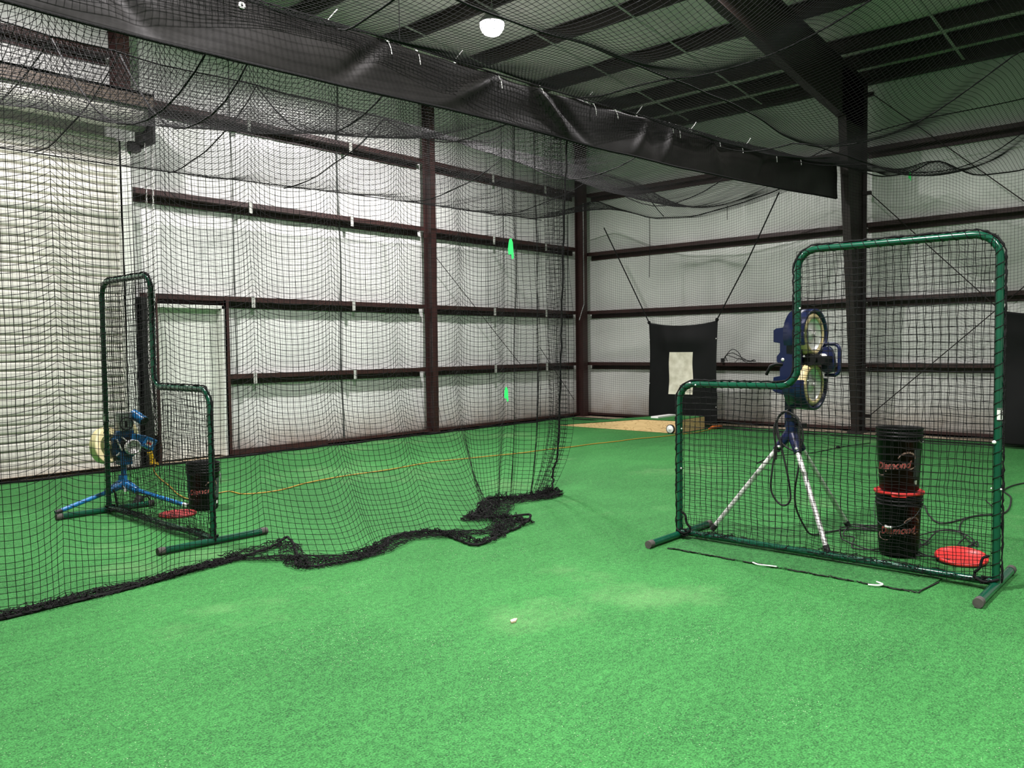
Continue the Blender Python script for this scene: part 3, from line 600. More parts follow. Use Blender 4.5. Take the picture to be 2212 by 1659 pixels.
# -- ceiling net of the near cage, its edge draped over the banner
RX = [1.0, 3.0, 4.6, 6.2, 7.8, 9.1, 11.3, 13.22]; RZ = [3.70, 3.74, 3.76, 3.84, 3.86, 3.80, 3.90, 4.03]
zr = lambda x: smooth_fn(lambda q: pw(q, RX, RZ), x, 0.3)
def near_z(x, y):
    top_ = zc(x) + 0.005; r0 = zr(x); u = np.clip((5.22 - y)/(5.22 - 3.75), 0, 1)
    sag = 0.20*(1 - 0.35*np.sin(x*1.15 + 0.5)); za = top_*(1 - u) + r0*u - sag*4*u*(1 - u)*0.55
    v = np.clip((3.75 - y)/2.1, 0, 2.2); z2 = 4.45; bay = 0.5 - 0.5*np.cos(2*PI*(x - 0.6)/3.15)
    zb_ = r0 + (z2 - r0)*np.minimum(v, 1) - (0.20 + 0.28*bay)*4*np.minimum(v, 1)*(1 - np.minimum(v, 1)) - 0.3*np.clip(v - 1, 0, 1.2)*(1.2 - np.clip(v - 1, 0, 1.2))*2*(0.4 + 0.6*bay)
    z = np.where(y > 3.75, za, zb_); z = z + wob(x*2, y*2.4, 71, 0.03)
    e = np.clip((x - 12.1)/(EX - 12.1), 0, 1); e = e*e*(3 - 2*e); return z*(1 - e) + (smooth_fn(scal, y, 0.15) + 0.0)*e
nx, ny = int((EX - 1.2)/(H*0.97)), int(6.4/(H*0.93))
X, Y = np.meshgrid(np.linspace(1.2, EX, nx), np.linspace(5.19, -1.2, ny), indexing='ij'); tt = np.clip((Y - 3.75)/1.44, 0, 1)
Z = near_z(X, Y); Y2 = Y + (yc(X) - 5.25)*tt; G = np.stack([X, Y2, Z], -1)
nd = 9; k = np.arange(nd)[None, :]*np.ones((nx, 1)); xd = np.linspace(1.2, EX, nx)[:, None]*np.ones((1, nd)); fall = (nd - k)*H*0.95*(0.75 + 0.35*np.sin(xd*1.3))
D0 = np.stack([xd + wob(xd*6, k, 81, 0.01), yc(xd) - 0.075 - 0.02*np.sin(xd*3) + wob(xd*4, k*.4, 82, 0.015), zc(xd) - fall*np.clip((10.5 - xd)/2.5, 0.15, 1)], -1)
nc = net_obj('overhead_net', [np.concatenate([D0, G], 1)], 'black ceiling net over the near cage, its edge draped down the banner', 0.0020, 1.9)
pr = [[(x, 3.75, float(near_z(np.array(x), np.array(3.75))) - .008) for x in np.linspace(1.2, EX, 70)]]
pr.append([(x, float(yc(x)) - .03, float(zc(x)) - .0) for x in np.linspace(1.2, EX, 60)])
for x in (3.6, 6.5, 9.3, 11.6): pr.append([(x + .25*sin(y*1.3), y, float(near_z(np.array(x + .25*sin(y*1.3)), np.array(y))) - .008) for y in np.linspace(4.9, -1.2, 40)])
ropes(nc, pr, 0.0075, 'seam_rope')
# -- far side net along the end wall
nx, nz = int((EX - 2.0)/(H*0.96)), 84
X, T = np.meshgrid(np.linspace(2.0, EX, nx), np.linspace(0, 1, nz), indexing='ij'); zt_ = zf(X); Z = zt_*(1 - T) + 0.015*T
f = ((X + 0.3)/0.95) % 1.0; Z -= 0.07*(1 - (2*f - 1)**2)*np.sin(PI*np.clip(T*0.95 + 0.05, 0, 1)); Z = np.maximum(Z, 0.012)
Y = FY + 0.02 + 0.03*np.sin(2*PI*f)*np.sin(PI*T) + wob(X*1.7, Z, 91, 0.03) + 0.16*T**4
fn_ = net_obj('side_net', [np.stack([X, Y, Z], -1)], 'fine black net hanging straight down in front of the end wall', 0.0016, 1.8)
ropes(fn_, [[(x, FY + .20 + .02*sin(x*3), .018 + .006*sin(x*7)) for x in np.linspace(2.0, EX, 80)]], 0.014, 'hem_rope')
ropes(fn_, [[(EX, FY, z) for z in np.linspace(.05, 4.2, 8)]], 0.008)
# -- end nets in front of the side wall
def end_net(y0, y1, seed, label):
    ny = int((y1 - y0)/(H*0.96)); nz = 92; Y, T = np.meshgrid(np.linspace(y0, y1, ny), np.linspace(0, 1, nz), indexing='ij')
    zt_ = smooth_fn(scal, Y, 0.12); Z = zt_*(1 - T) + 0.015*T; f = ((Y + 0.2)/1.1) % 1.0
    Z -= 0.10*(1 - (2*f - 1)**2)*np.sin(PI*np.clip(T + 0.05, 0, 1)); Z = np.maximum(Z, 0.012)
    X = EX + 0.03 + 0.03*np.sin(2*PI*f)*np.sin(PI*T) + wob(Y*1.5, Z, seed, 0.03)
    o = net_obj('end_net', [np.stack([X, Y, Z], -1)], label, 0.0017, 1.8)
    ropes(o, [[(EX, y, float(smooth_fn(scal, np.array(y), .12)) + .005) for y in np.linspace(y0, y1, 50)], [(EX + .05, y, .02) for y in np.linspace(y0, y1, 20)]], 0.010)
    return o
e1 = end_net(5.0, 10.25, 101, 'black net at the end of the far cage, behind the pitching target with white square')
e2 = end_net(-0.6, 4.95, 103, 'black net at the end of the near cage, behind the right-hand screen and buckets')
ropes(e1, [[(EX, 8.34, 3.92), (EX - .01, 8.33, 3.4), (EX, 8.35, 2.8)], [(EX, 6.75, 3.95), (EX, 6.75, 3.7)]], 0.006, 'hanging_cord')
ropes(e2, [catmull([(EX, 5.4, 4.5), (EX, 4.83, 4.68), (EX, 3.74, 4.82), (EX, 2.31, 4.86), (EX, 0.5, 5.0)], 8)], 0.008, 'top_rope')
# strips of green tape tied on the nets
for (x, y, z, s, rz, lab) in ((5.77, 5.18, 2.44, 1.0, -.55, 'bright green tape scrap high on the divider net, above head height'),
                              (5.66, 5.16, 1.06, .72, -.6, 'bright green tape scrap low on the divider net, near waist height'),
                              (13.14, 3.74, 4.0, .7, -.9, 'small bright green tape scrap on the net high above the right-hand screen')):
    b = MB(); pl = [(-.012, .09), (.008, .10), (.022, .06), (.026, -.01), (.030, -.085), (.012, -.10), (.004, -.05), (-.022, -.055), (-.026, 0), (-.02, .05)]
    b.prism([(a*s, c*s) for a, c in pl], -.002, .002, lambda a, c, d: (a*cos(rz) + d*sin(rz), a*sin(rz) - d*cos(rz), c))
    o = top(b, 'green_tape', M['tape'], lab, 'tape'); o.location = (x, y, z)

# ------------------------------------------------------------------ protective L screens
def screen(locn, rz, W, s1, label, seed, foot_f, foot_b, spots):
    t = empty('pitching_screen', locn, label, 'screen', rz)
    R = 0.0225; lo, hi = 1.205, 2.15
    fr = rounded([(0, 0, .03), (0, 0, lo), (s1, 0, lo), (s1, 0, hi), (W, 0, hi), (W, 0, .03)], [.13, .13, .13, .15])
    MB().tube(fr, R, 16).build('frame_tube', M['green_tube'], t)
    MB().tube([(0, 0, .048), (W, 0, .048)], R, 16).build('bottom_rail', M['green_tube'], t)
    for s, (f0, f1) in ((0, foot_f), (W, foot_b)):
        ft = MB().cyl((s, f0 + .05, .030), (s, f1 - .05, .030), .026, n=18).build('foot', M['green_tube'], t)
        for q in (f0, f1 - .055): MB().cyl((s, q, .030), (s, q + .055, .030), .0285, n=18).build('end_cap', M['grey_cap'], ft, label='grey rubber end cap')
    # twine wound round the tube
    def lacing(P, rate):
        L = [0]
        for a, c in zip(P, P[1:]): L.append(L[-1] + (Vector(c) - Vector(a)).length)
        out = []; n = int(L[-1]/.012)
        for i in range(n):
            d = L[-1]*i/n; k = max(j for j in range(len(L) - 1) if L[j] <= d); f_ = (d - L[k])/(L[k+1] - L[k] + 1e-9)
            p = Vector(P[k]).lerp(Vector(P[k+1]), f_); tg = (Vector(P[k+1]) - Vector(P[k])).normalized(); nn = Vector((0, 1, 0)); bb = tg.cross(nn); a_ = d*rate
            out.append(p + (nn*cos(a_) + bb*sin(a_))*(R + .004))
        return out
    MB().tube(lacing(fr, 2*PI/.075), .0022, 4).build('lacing', M['net'], t)
    # bunched net edge along the outside of the tube
    edge_ = []
    for i, p in enumerate(fr):
        a = Vector(fr[max(i-1, 0)]); c = Vector(fr[min(i+1, len(fr)-1)]); tg = (c - a).normalized(); edge_.append(Vector(p) + tg.cross(Vector((0, -1, 0)))*-(R + .009))
    dense = []
    for a, c in zip(edge_, edge_[1:]):
        k = max(1, int((c - a).length/.02))
        for j in range(k): q = a.lerp(c, j/k); dense.append(q + Vector((r_.uniform(-.003, .003), r_.uniform(-.005, .005), r_.uniform(-.003, .003))))
    MB().tube(dense, [r_.uniform(.004, .010) for _ in dense], 5).build('net_edge', M['rope'], t)
    grids = []
    for layer in (-1, 1):
        for s0, se, zt_ in ((0.02, s1, lo - .01), (s1, W - .02, hi - .01)):
            ns, nz = max(2, round((se - s0)/.046) + 1), round((zt_ - .03)/.046) + 1
            X, Z = np.meshgrid(np.linspace(s0, se, ns), np.linspace(.05, zt_, nz), indexing='ij')
            bel = np.sin(PI*np.clip((X)/W, 0, 1))*np.sin(PI*np.clip(Z/2.0, 0, 1)); low = np.exp(-Z/.16)
            Y = layer*(.030 + .02*bel) + wob(X*4, Z*3, seed + layer, .018)*(bel + .2) + wob(X*14, Z*12, seed + 5 + layer, .010) + low*.05*layer*np.abs(np.sin(X*9))
            Z2 = Z + wob(X*5, Z*4, seed + 11 + layer, .010) + wob(X*19, Z*15, seed + 13 + layer, .007) - low*.02*np.sin(X*11)
            Z2 = np.maximum(Z2, .014); X2 = X + wob(X*6, Z*5, seed + 21 + layer, .008) + wob(X*17, Z*20, seed + 23 + layer, .007) + layer*.006
            X2[0], X2[-1] = X[0], X[-1]
            Z2[:, -1] = Z[:, -1]; grids.append(np.stack([X2, Y, Z2], -1))
    link(bpy.data.objects.new('netting', net_mesh('netting', grids, .0020, M['net'], 1.9)), t, label='black knotted netting of the screen')
    # loose net and cord tied at the two lower corners
    hp = [crumple([(0.05, .02, .02), (.3, .0, .05), (.7, .03, .03), (1.3, .01, .05), (W - .35, .0, .04), (W - .04, .0, .03)], .09, 120, 6, seed + 31, .035)]
    link(bpy.data.objects.new('loose_hem', net_mesh('loose_hem', hp, .0022, M['net'], 0)), t)
    for s, d in ((.05, 1), (W - .05, -1)):
        P = catmull([(s - d*.02, -.03, .21), (s + d*.015, -.032, .19), (s + d*.03, -.035, .13), (s + d*.055, -.03, .10), (s + d*.05, -.035, .065), (s + d*.0, -.04, .05), (s - d*.06, -.03, .07), (s - d*.05, .03, .06), (s + d*.02, -.03, .075)], 6)
        MB().tube(P, .009, 6).build('tie_cord', M['rope'], t)
    for (s, z, sz, kind_) in spots:
        bb = MB()
        if kind_ == 'dot': bb.ball((s, -R - .001, z), sz*.85, 6, (1, .5, 1)); bb.build('snap_button', M['white'], t, label='small white snap button on the tube')
    return t
def wrap_label(parent, s, z0, z1, a0, a1, R, name, m, **k):
    b = MB(); V = []
    for z in (z0, z1):
        for i in range(7): a = a0 + (a1 - a0)*i/6; V.append((s + sin(a)*R, -cos(a)*R, z))
    b.add(V, [(i, i+1, 8+i, 7+i) for i in range(6)], True); return b.build(name, m, parent, **k)
sr = screen((5.55, 3.235, 0), -PI/2, 2.165, .935, 'green tubular L-shaped screen with black netting, in front of navy pitching machine', 200, (-.46, .48), (-.45, .46),
            [(.03, .86, .008, 'dot'), (.025, .55, .009, 'dot'), (.96, 1.75, .008, 'dot'), (2.15, .90, .014, 'dot'), (2.14, .62, .007, 'dot'), (2.19, .62, .007, 'dot'), (.15, 1.2, .008, 'dot'), (1.02, 1.25, .007, 'dot'), (2.13, 1.86, .008, 'dot')])
wl_ = wrap_label(sr, 2.165, 1.03, 1.105, -.1, 1.5, .0240, 'sticker', M['label'], label='white sticker with black letter on the post')
Vt, Ft = text_polys('P', .085)
def on_tube(p, s, z, a0, R): a = a0 + p[0]/R; return (s + sin(a)*R, -cos(a)*R, z + p[1])
MB().add([on_tube(p, 2.165, 1.038, .45, .0250) for p in Vt], Ft).build('lettering', M['black_paint'], wl_)
b = MB()
for z in (1.03, 1.098): wrap_label(sr, 2.165, z, z + .006, -.1, 1.5, .0250, 'sticker_line', M['black_paint'])
sl = screen((3.08, 5.90, 0), PI/2, 1.97, .95, 'green tubular L-shaped screen behind the divider net, by the roll-up door', 300, (-.46, .44), (-.42, .46),
            [(1.0, 1.85, .010, 'dot'), (1.0, 1.55, .010, 'dot'), (.02, .80, .011, 'dot'), (1.97, 1.50, .014, 'dot'), (1.97, 1.25, .008, 'dot')])
def back_label(parent, s, z0, z1): # sticker facing the camera side of the left screen
    b = MB(); V = []
    for z in (z0, z1):
        for i in range(7): a = -1.0 + 2.0*i/6 + PI*.0; V.append((s - cos(a)*.0240*0 + sin(a)*.0240, cos(a)*.0240, z))
    b.add(V, [(i, i+1, 8+i, 7+i) for i in range(6)], True); return b.build('sticker', M['label'], parent, label='white sticker on the tube')
back_label(sl, 1.97, .86, .93)

# ------------------------------------------------------------------ navy two-wheel pitching machine
O = Vector((6.10, 2.57, 0)); pm = empty('pitching_machine', O, 'navy two-wheel pitching machine on silver tripod behind the right-hand screen', 'pitching machine')
L3 = lambda x, y, z: (x - O.x, y - O.y, z)
plate = [(2.67,1.61),(2.65,1.625),(2.46,1.645),(2.41,1.635),(2.41,1.48),(2.45,1.45),(2.45,1.37),(2.45,1.24),(2.41,1.24),(2.41,1.10),(2.49,1.10),(2.65,1.13),(2.68,1.15),(2.67,1.25),(2.62,1.26),(2.62,1.35),(2.645,1.37),(2.645,1.41),(2.62,1.44),(2.62,1.51),(2.67,1.52)]
b = MB(); b.prism(plate, 5.985, 6.01, lambda a, c, d: L3(d, a, c)); b.build('face_plate', M['navy'], pm, .003)
b = MB(); b.prism([(2.46,1.60),(2.46,1.12),(2.60,1.14),(2.60,1.60)], 6.01, 6.16, lambda a, c, d: L3(d, a, c)); b.build('body', M['navy'], pm, .01)
n_ax = Vector((-.10, -1, 0)).normalized()
for zc_, nm in ((1.575, 'wheel'), (1.195, 'wheel')):
    c = Vector(L3(6.10, 2.40, zc_)); R = .165
    wh = MB().lathe([(.02, -.10), (R*.9, -.10), (R, -.08), (R, -.012), (R - .02, .006), (R - .038, .008), (R - .045, -.004)], c, n_ax, 40).build('wheel', M['tan'], pm)
    MB().lathe([(R - .042, -.004), (R - .06, -.022), (.05, -.034), (.035, -.012), (0.0, -.010)], c, n_ax, 36).build('hub_disc', M['chrome'], wh, label='shiny concave hub disc')
    MB().cyl(c - n_ax*.03, c + n_ax*.015, .020, n=12).build('axle_nut', M['chrome'], wh)
    up = zc_ > 1.4; a, bq = frame(n_ax)
    # half-round guard over the outer side of each wheel
    V = []; n = 26; a0, a1 = (math.radians(-62), math.radians(205)) if up else (math.radians(168), math.radians(372))
    for Rr, h in ((R + .008, .012), (R + .028, .012), (R + .028, -.15), (R + .008, -.15)):
        for i in range(n + 1):
            q = a0 + (a1 - a0)*i/n; V.append(c + n_ax*h + Vector((-cos(q)*-1*.995, 0.1*cos(q)*-1, sin(q)))*Rr)
    k = n + 1; Fq = []
    for j in range(4):
        for i in range(n): Fq.append((j*k + i, j*k + i + 1, ((j+1) % 4)*k + i + 1, ((j+1) % 4)*k + i))
    MB().add(V, Fq, True).build('wheel_guard', M['navy'], pm)
    MB().cyl(c - n_ax*.10, c - n_ax*.24, .07, n=24).build('motor', M['black_plastic'], pm)
b = MB(); b.prism([(2.37,1.47),(2.335,1.485),(2.31,1.46),(2.295,1.41),(2.285,1.35),(2.30,1.29),(2.34,1.275),(2.38,1.29),(2.39,1.37),(2.38,1.43)], 6.20, 6.25, lambda a, c, d: L3(d, a, c)); b.build('side_bracket', M['navy'], pm, .004)
b = MB(); b.cyl(L3(6.16, 2.365, 1.40), L3(6.255, 2.365, 1.40), .028, n=18); b.build('ball_port', M['label'], pm)
b = MB(); b.cyl(L3(6.02, 2.40, 1.385), L3(6.24, 2.40, 1.385), .045, n=20); b.box(L3(6.05, 2.30, 1.36), L3(6.2, 2.5, 1.41)); b.build('ball_chute', M['black_plastic'], pm)
b = MB(); b.tube(rounded([L3(6.24, 2.37, 1.50), L3(6.24, 2.262, 1.50), L3(6.24, 2.262, 1.262), L3(6.24, 2.37, 1.262)], [.045, .045]), .013, 12); b.build('handle', M['navy'], pm)
for (y, z, r) in ((2.52, 1.625, .006), (2.42, 1.62, .005), (2.595, 1.385, .014), (2.43, 1.41, .009), (2.45, 1.115, .007), (2.425, 1.14, .006)):
    MB().ball(L3(5.983, y, z), r, 6, (.5, 1, 1)).build('bolt', M['chrome'], pm)
b = MB(); b.box(L3(5.982, 2.415, 1.535), L3(5.985, 2.447, 1.585)); lb = b.build('label_plate', M['label'], pm, label='white label on the face plate')
Vt, Ft = text_polys('A5', .026); MB().add([L3(5.981, 2.446 - p[0]*.8, 1.548 + p[1]) for p in Vt], Ft).build('lettering', M['black_paint'], lb)
b = MB(); b.cyl(L3(5.984, 2.475, 1.165), L3(5.980, 2.475, 1.165), .022, n=20); b.build('badge', M['galv'], pm, label='round grey badge low on the face plate')
b = MB(); b.tube([L3(5.99, 2.60, 1.35), L3(5.96, 2.64, 1.352), L3(5.955, 2.68, 1.335), L3(5.97, 2.72, 1.27)], .012, 8); b.build('lever', M['black_plastic'], pm)
b = MB(); b.box(L3(6.075, 2.565, .86), L3(6.125, 2.62, 1.16)); b.build('post', M['navy'], pm, .003)
b = MB(); b.cyl(L3(6.10, 2.592, .80), L3(6.10, 2.592, .985), .024, n=16); b.build('post_sleeve', M['galv'], pm)
hub = Vector((6.10, 2.585, .0)); feet = [Vector((5.87, 3.13, .02)), Vector((5.73, 2.15, .02)), Vector((6.70, 2.35, .02))]
hb = MB(); hb.cyl(L3(6.10, 2.57, .80), L3(6.10, 2.57, .915), .048, n=20); hb.cyl(L3(6.10, 2.57, .915), L3(6.10, 2.57, .935), .052, n=20)
topp = Vector((6.10, 2.575, .83))
for ft in feet: d = (ft - topp).normalized(); hb.cyl(L3(*(topp + d*-.01)), L3(*(topp + d*.19)), .043, .030, n=16)
hb.build('hub', M['navy'], pm)
for ft in feet:
    d = (ft - topp).normalized(); lg = MB().cyl(L3(*(topp + d*.17)), L3(*ft), .0195, n=16).build('leg', M['chrome'], pm)
    MB().cyl(L3(*(ft - d*.05)), L3(*ft), .023, n=14).build('rubber_foot', M['rubber'], lg); p = topp + d*.15; MB().ball(L3(p.x - .03, p.y - .012, p.z), .014, 6).build('bolt', M['chrome'], pm)
b = MB(); b.tube([L3(6.10, 2.54, .885), L3(6.06, 2.50, .885), L3(6.05, 2.46, .885)], .010, 8); b.box(L3(6.03, 2.44, .87), L3(6.07, 2.47, .90)); b.build('clamp_lever', M['black_plastic'], pm)
for i, path in enumerate((
    [(6.02, 2.56, 1.0), (6.03, 2.63, .96), (6.02, 2.68, .85), (6.02, 2.665, .70), (6.02, 2.69, .55), (6.02, 2.70, .36), (6.02, 2.62, .26), (6.02, 2.55, .30), (6.02, 2.56, .45), (6.02, 2.62, .72), (6.03, 2.66, .90), (6.02, 2.60, .985), (6.02, 2.52, .96), (6.02, 2.465, .88), (6.02, 2.45, .78), (6.02, 2.47, .72)],
    [(6.03, 2.58, .97), (6.02, 2.50, .95), (6.02, 2.475, .85), (6.02, 2.48, .6), (6.02, 2.51, .40), (6.04, 2.51, .25), (6.12, 2.48, .10), (6.2, 2.45, .02), (6.4, 2.4, .012), (6.6, 2.3, .012), (6.7, 2.1, .012)],
    [(6.03, 2.60, .98), (6.03, 2.655, .93), (6.03, 2.665, .82), (6.03, 2.62, .74), (6.03, 2.56, .70), (6.03, 2.51, .69)])):
    MB().tube([L3(*p) for p in catmull(path, 8)], .0075, 7).build('machine_cord', M['rubber'], pm, label='black cord looped over the tripod hub')
b = MB(); b.cyl(L3(6.02, 2.665, .71), L3(6.02, 2.668, .61), .016, .012, n=10); b.build('cord_plug', M['rubber'], pm)

# black cords lying on the turf round the buckets
b = MB(); P = [(6.72, 2.33, .012)]
for k in range(38):
    a = k*.83; cxx, cyy = (6.42, 2.10) if k < 17 else (6.50, 1.60); rr = .22 + .09*sin(k*1.7); P.append((cxx + rr*1.6*cos(a) + .05*sin(k*2.3), cyy + rr*sin(a) + .04*cos(k*1.3), .010 + .006*(k % 4)))
P += [(6.62, 1.40, .012), (6.9, 1.55, .012), (7.25, 1.66, .012), (7.7, 1.69, .012), (8.02, 1.55, .012), (8.6, 1.75, .012)]
b.tube(catmull(P, 6), .0052, 6); top(b, 'electric_cable', M['rubber'], 'black cord coiled on the turf around the stacked buckets', 'cord')
b = MB(); b.tube(catmull([(8.0, 2.12, .01), (7.6, 1.98, .01), (7.3, 1.80, .01), (7.8, 1.66, .01), (8.1, 1.50, .01), (8.9, 1.60, .01), (9.35, 1.74, .01), (9.95, 1.66, .01), (10.6, 1.3, .01)], 8), .007, 6); top(b, 'electric_cable', M['rubber'], 'thin black cord running across the turf beyond the right-hand post', 'cord')
b = MB(); b.tube(catmull([(12.6, 4.1, .01), (11.9, 4.25, .012), (11.0, 4.35, .01), (10.4, 4.6, .01), (9.6, 4.5, .01)], 8), .006, 6); b.ball((11.75, 4.27, .015), .03, 6); top(b, 'loose_cord', M['rope'], 'thin knotted cord lying on turf in front of the tapered column', 'cord')

# ------------------------------------------------------------------ buckets and lids
def bucket_body(Ht=.445, r0=.128, r1=.150):
    prof = [(0, .004), (r0 - .01, .004), (r0, .012), (r0 + (r1 - r0)*.78, Ht*.80)]
    for z in (.80, .86, .92): prof += [(r0 + (r1 - r0)*z, Ht*z), (r1 + .006, Ht*z + .002), (r1 + .006, Ht*z + .008), (r0 + (r1 - r0)*z + .001, Ht*z + .011)]
    prof += [(r1, Ht*.97), (r1 + .005, Ht*.975), (r1 + .005, Ht), (r1 - .003, Ht), (r1 - .006, Ht*.97), (r0 - .006, .02), (0, .02)]
    return MB().lathe(prof, n=48)
def rad(z, Ht=.445, r0=.128, r1=.150): return r0 + (r1 - r0)*z/Ht + .0012
def wrapc(p, a0, z0, k=0): a = a0 + p[0]/.145; z = z0 + p[1] + p[0]*k; r = rad(z); return (r*cos(a), r*sin(a), z)
TXT = text_polys('Diamond', .068, .25); TX2 = text_polys('SPORTS', .020, .1)
def bucket(locn, ang, label, group=None, faded=False, full=True, Ht=.445):
    t = empty('bucket', locn, label, 'bucket', 0, group)
    bucket_body().build('bucket_body', M['black_plastic'], t)
    # logo: red script word with a pale outline, swash underneath and an arc of small letters
    lg = None
    V, Fq = TXT; wd = max(p[0] for p in V)
    out = MB()
    for dx_, dy_ in ((-.003, 0), (.003, 0), (0, -.003), (0, .003), (.002, .002), (-.002, -.002)):
        out.add([tuple(Vector(wrapc((p[0] - wd/2 + dx_, p[1] + dy_), ang, .165, .10))) for p in V], Fq)
    sw = [(-.15, -.012), (-.05, -.020), (.05, -.022), (.13, -.016), (.16, -.004), (.165, .006), (.155, .0), (.12, -.008), (.05, -.013), (-.05, -.012)]
    out.add([wrapc(p, ang, .165, .10) for p in sw], [tuple(range(len(sw)))])
    for i in range(16):   # ribbon arcs above right and below left
        a = PI*i/15; out_p = []
    def arc(cx_, cy_, rx, ry, a0, a1, wdt):
        V_ = []; n = 18
        for i in range(n + 1):
            a = a0 + (a1 - a0)*i/n
            for rr in (1, 1 + wdt): V_.append(wrapc((cx_ + rx*rr*cos(a), cy_ + ry*rr*sin(a)), ang, .165, .10))
        out.add(V_, [(2*i, 2*i + 1, 2*i + 3, 2*i + 2) for i in range(n)])
    arc(.10, .065, .055, .036, -.2, PI*.95, .16); arc(-.09, -.012, .060, .030, PI*.75, PI*1.6, .18)
    lg = out.build('logo', M['ink_tan'], t, label='printed red script logo reading Diamond with pale outline')
    lift = lambda q: tuple(Vector((q[0]*1.006, q[1]*1.006, q[2])))
    MB().add([lift(wrapc((p[0] - wd/2, p[1]), ang, .165, .10)) for p in V], Fq).build('lettering', M['ink_red'], lg)
    V2, F2 = TX2; w2 = max(p[0] for p in V2); W2 = []
    for p in V2: a = 2.4 - (p[0]/w2)*1.9; rr = .036 + p[1]*.9; W2.append(lift(wrapc((.10 + rr*1.25*cos(a), .065 + rr*sin(a)), ang, .165, .10)))
    MB().add(W2, F2).build('small_lettering', M['ink_tan'], lg)
    if full:
        pa = ang + 1.05; V_ = []
        for z in (.11, .30):
            for i in range(6): a = pa + .42*i/5; r = rad(z) ; V_.append((r*cos(a), r*sin(a), z))
        MB().add(V_, [(i, i+1, 7+i, 6+i) for i in range(5)]).build('printed_panel', M['ink_grey'], t, label='dull grey printed panel')
        V_ = []
        for z in (.055, .085):
            for i in range(4): a = pa + .06 + .20*i/3; r = rad(z) + .0006; V_.append((r*cos(a), r*sin(a), z))
        MB().add(V_, [(i, i+1, 5+i, 4+i) for i in range(3)]).build('white_tag', M['label'], t, label='small white tag near the foot')
    return t
def bail(t, ang, z, m=None, grip_a=None):   # wire handle hanging on the side, with white grip
    P = []
    for i in range(21):
        u = i/20; a = ang + PI*(u - .5)*.98; zz = z - .15*sin(PI*u); P.append(((.160)*cos(a), .160*sin(a), zz))
    h = MB().tube(P, .0022, 6).build('wire_handle', M['ink_grey'], t)
    MB().cyl(P[9], P[10], .010, n=10).cyl(P[10], P[11], .010, n=10).build('grip', M['white'], h)
    for i in (0, 20): MB().cyl((P[i][0]*.88, P[i][1]*.88, P[i][2]), P[i], .014, n=12).build('handle_ear', M['black_plastic'], t)
view_a = math.atan2(-1.77, -6.05)      # side of the buckets that faces the camera
bl = bucket((6.06, 1.775, .0125), view_a - .05, 'lower black bucket of the two stacked behind the right-hand screen', 'stacked black buckets', full=False)
bail(bl, view_a - .42, .36)
ld_ = MB().lathe([(0, .446), (.142, .446), (.150, .450), (.156, .456), (.163, .452), (.165, .436), (.160, .434), (.158, .444)], n=48)
lid = ld_.build('lid', M['red'], bl, label='red lid on the lower bucket')
a = view_a + .02; MB().prism([(-.05, .436), (.05, .436), (.045, .424), (-.045, .424)], .160, .168, lambda p, q, d: (d*cos(a + p/.16), d*sin(a + p/.16), q)).build('lid_tab', M['red'], lid)
bu = bucket((6.06, 1.775, .0125 + .452), view_a - .32, 'upper open black bucket of the stack, standing on the red lid', 'stacked black buckets')
MB().tube([(.152*cos(view_a + .9 + i*.1), .152*sin(view_a + .9 + i*.1), .365 - .02*sin(i*.6)) for i in range(6)], .004, 6).build('wire_handle', M['galv'], bu)
va2 = math.atan2(-7.3, -3.72)
b3 = bucket((3.74, 7.33, 0), va2 - .15, 'black open bucket standing beside the left screen behind the divider net')
MB().tube([(.158*cos(va2 + 1.2 + .08*i), .158*sin(va2 + 1.2 + .08*i), .33 - .10*sin(PI*i/8)) for i in range(9)], .004, 6).build('wire_handle', M['galv'], b3)
def loose_lid(locn, tilt, m, label):
    b = MB().lathe([(0, .016), (.135, .016), (.140, .022), (.156, .024), (.163, .018), (.164, .0), (.158, .0), (.155, .014), (0, .010)], n=48)
    o = top(b, 'plastic_lid', m, label, 'lid'); o.location = locn; o.rotation_euler = tilt; return o
loose_lid((6.13, 1.39, .026), (math.radians(2), math.radians(-8), 0), M['red'], 'bright red bucket lid lying at the foot of the right-hand screen')
loose_lid((3.435, 7.235, .001), (0, 0, 0), M['red_dark'], 'dull red bucket lid lying on turf by the left screen')

# ------------------------------------------------------------------ blue pitching machine in the far cage
O = Vector((3.33, 8.15, 0)); pj = empty('pitching_machine', O, 'bright blue pitching machine with cream wheel behind the left screen', 'pitching machine')
L3 = lambda x, y, z: (x - O.x, y - O.y, z)
hubp = Vector((3.33, 8.15, .19)); feet = [Vector((2.70, 8.12, .025)), Vector((3.64, 7.45, .025)), Vector((3.72, 8.72, .025))]
hb = MB(); hb.cyl(L3(3.33, 8.15, .16), L3(3.33, 8.15, .30), .045, .04, n=18)
for ft in feet: d = (ft - hubp).normalized(); hb.cyl(L3(*(hubp + Vector((0, 0, .03)))), L3(*(hubp + d*.17)), .05, .034, n=14)
hb.build('hub', M['blue'], pj)
for i, ft in enumerate(feet):
    d = (ft - hubp).normalized(); lg = MB().cyl(L3(*(hubp + d*.14)), L3(*ft), .021, n=14).build('leg', M['blue'], pj)
    MB().cyl(L3(*(ft - d*.055)), L3(*ft), .023, n=14).build('leg_tip', M['chrome'] if i == 1 else M['rubber'], lg)
b = MB(); b.obox(L3(3.36, 8.08, .175), (.11, .006, .06), Matrix.Rotation(-.1, 3, 'Y')); b.build('name_plate', M['label'], pj, label='white plate on the hub')
b = MB(); b.cyl(L3(3.34, 8.15, .29), L3(3.34, 8.15, .46), .026, n=16); b.build('post', M['dark_blue'], pj)
b = MB(); b.box(L3(3.29, 8.08, .40), L3(3.40, 8.22, .52)); b.build('post_clamp', M['dark_blue'], pj, .006)
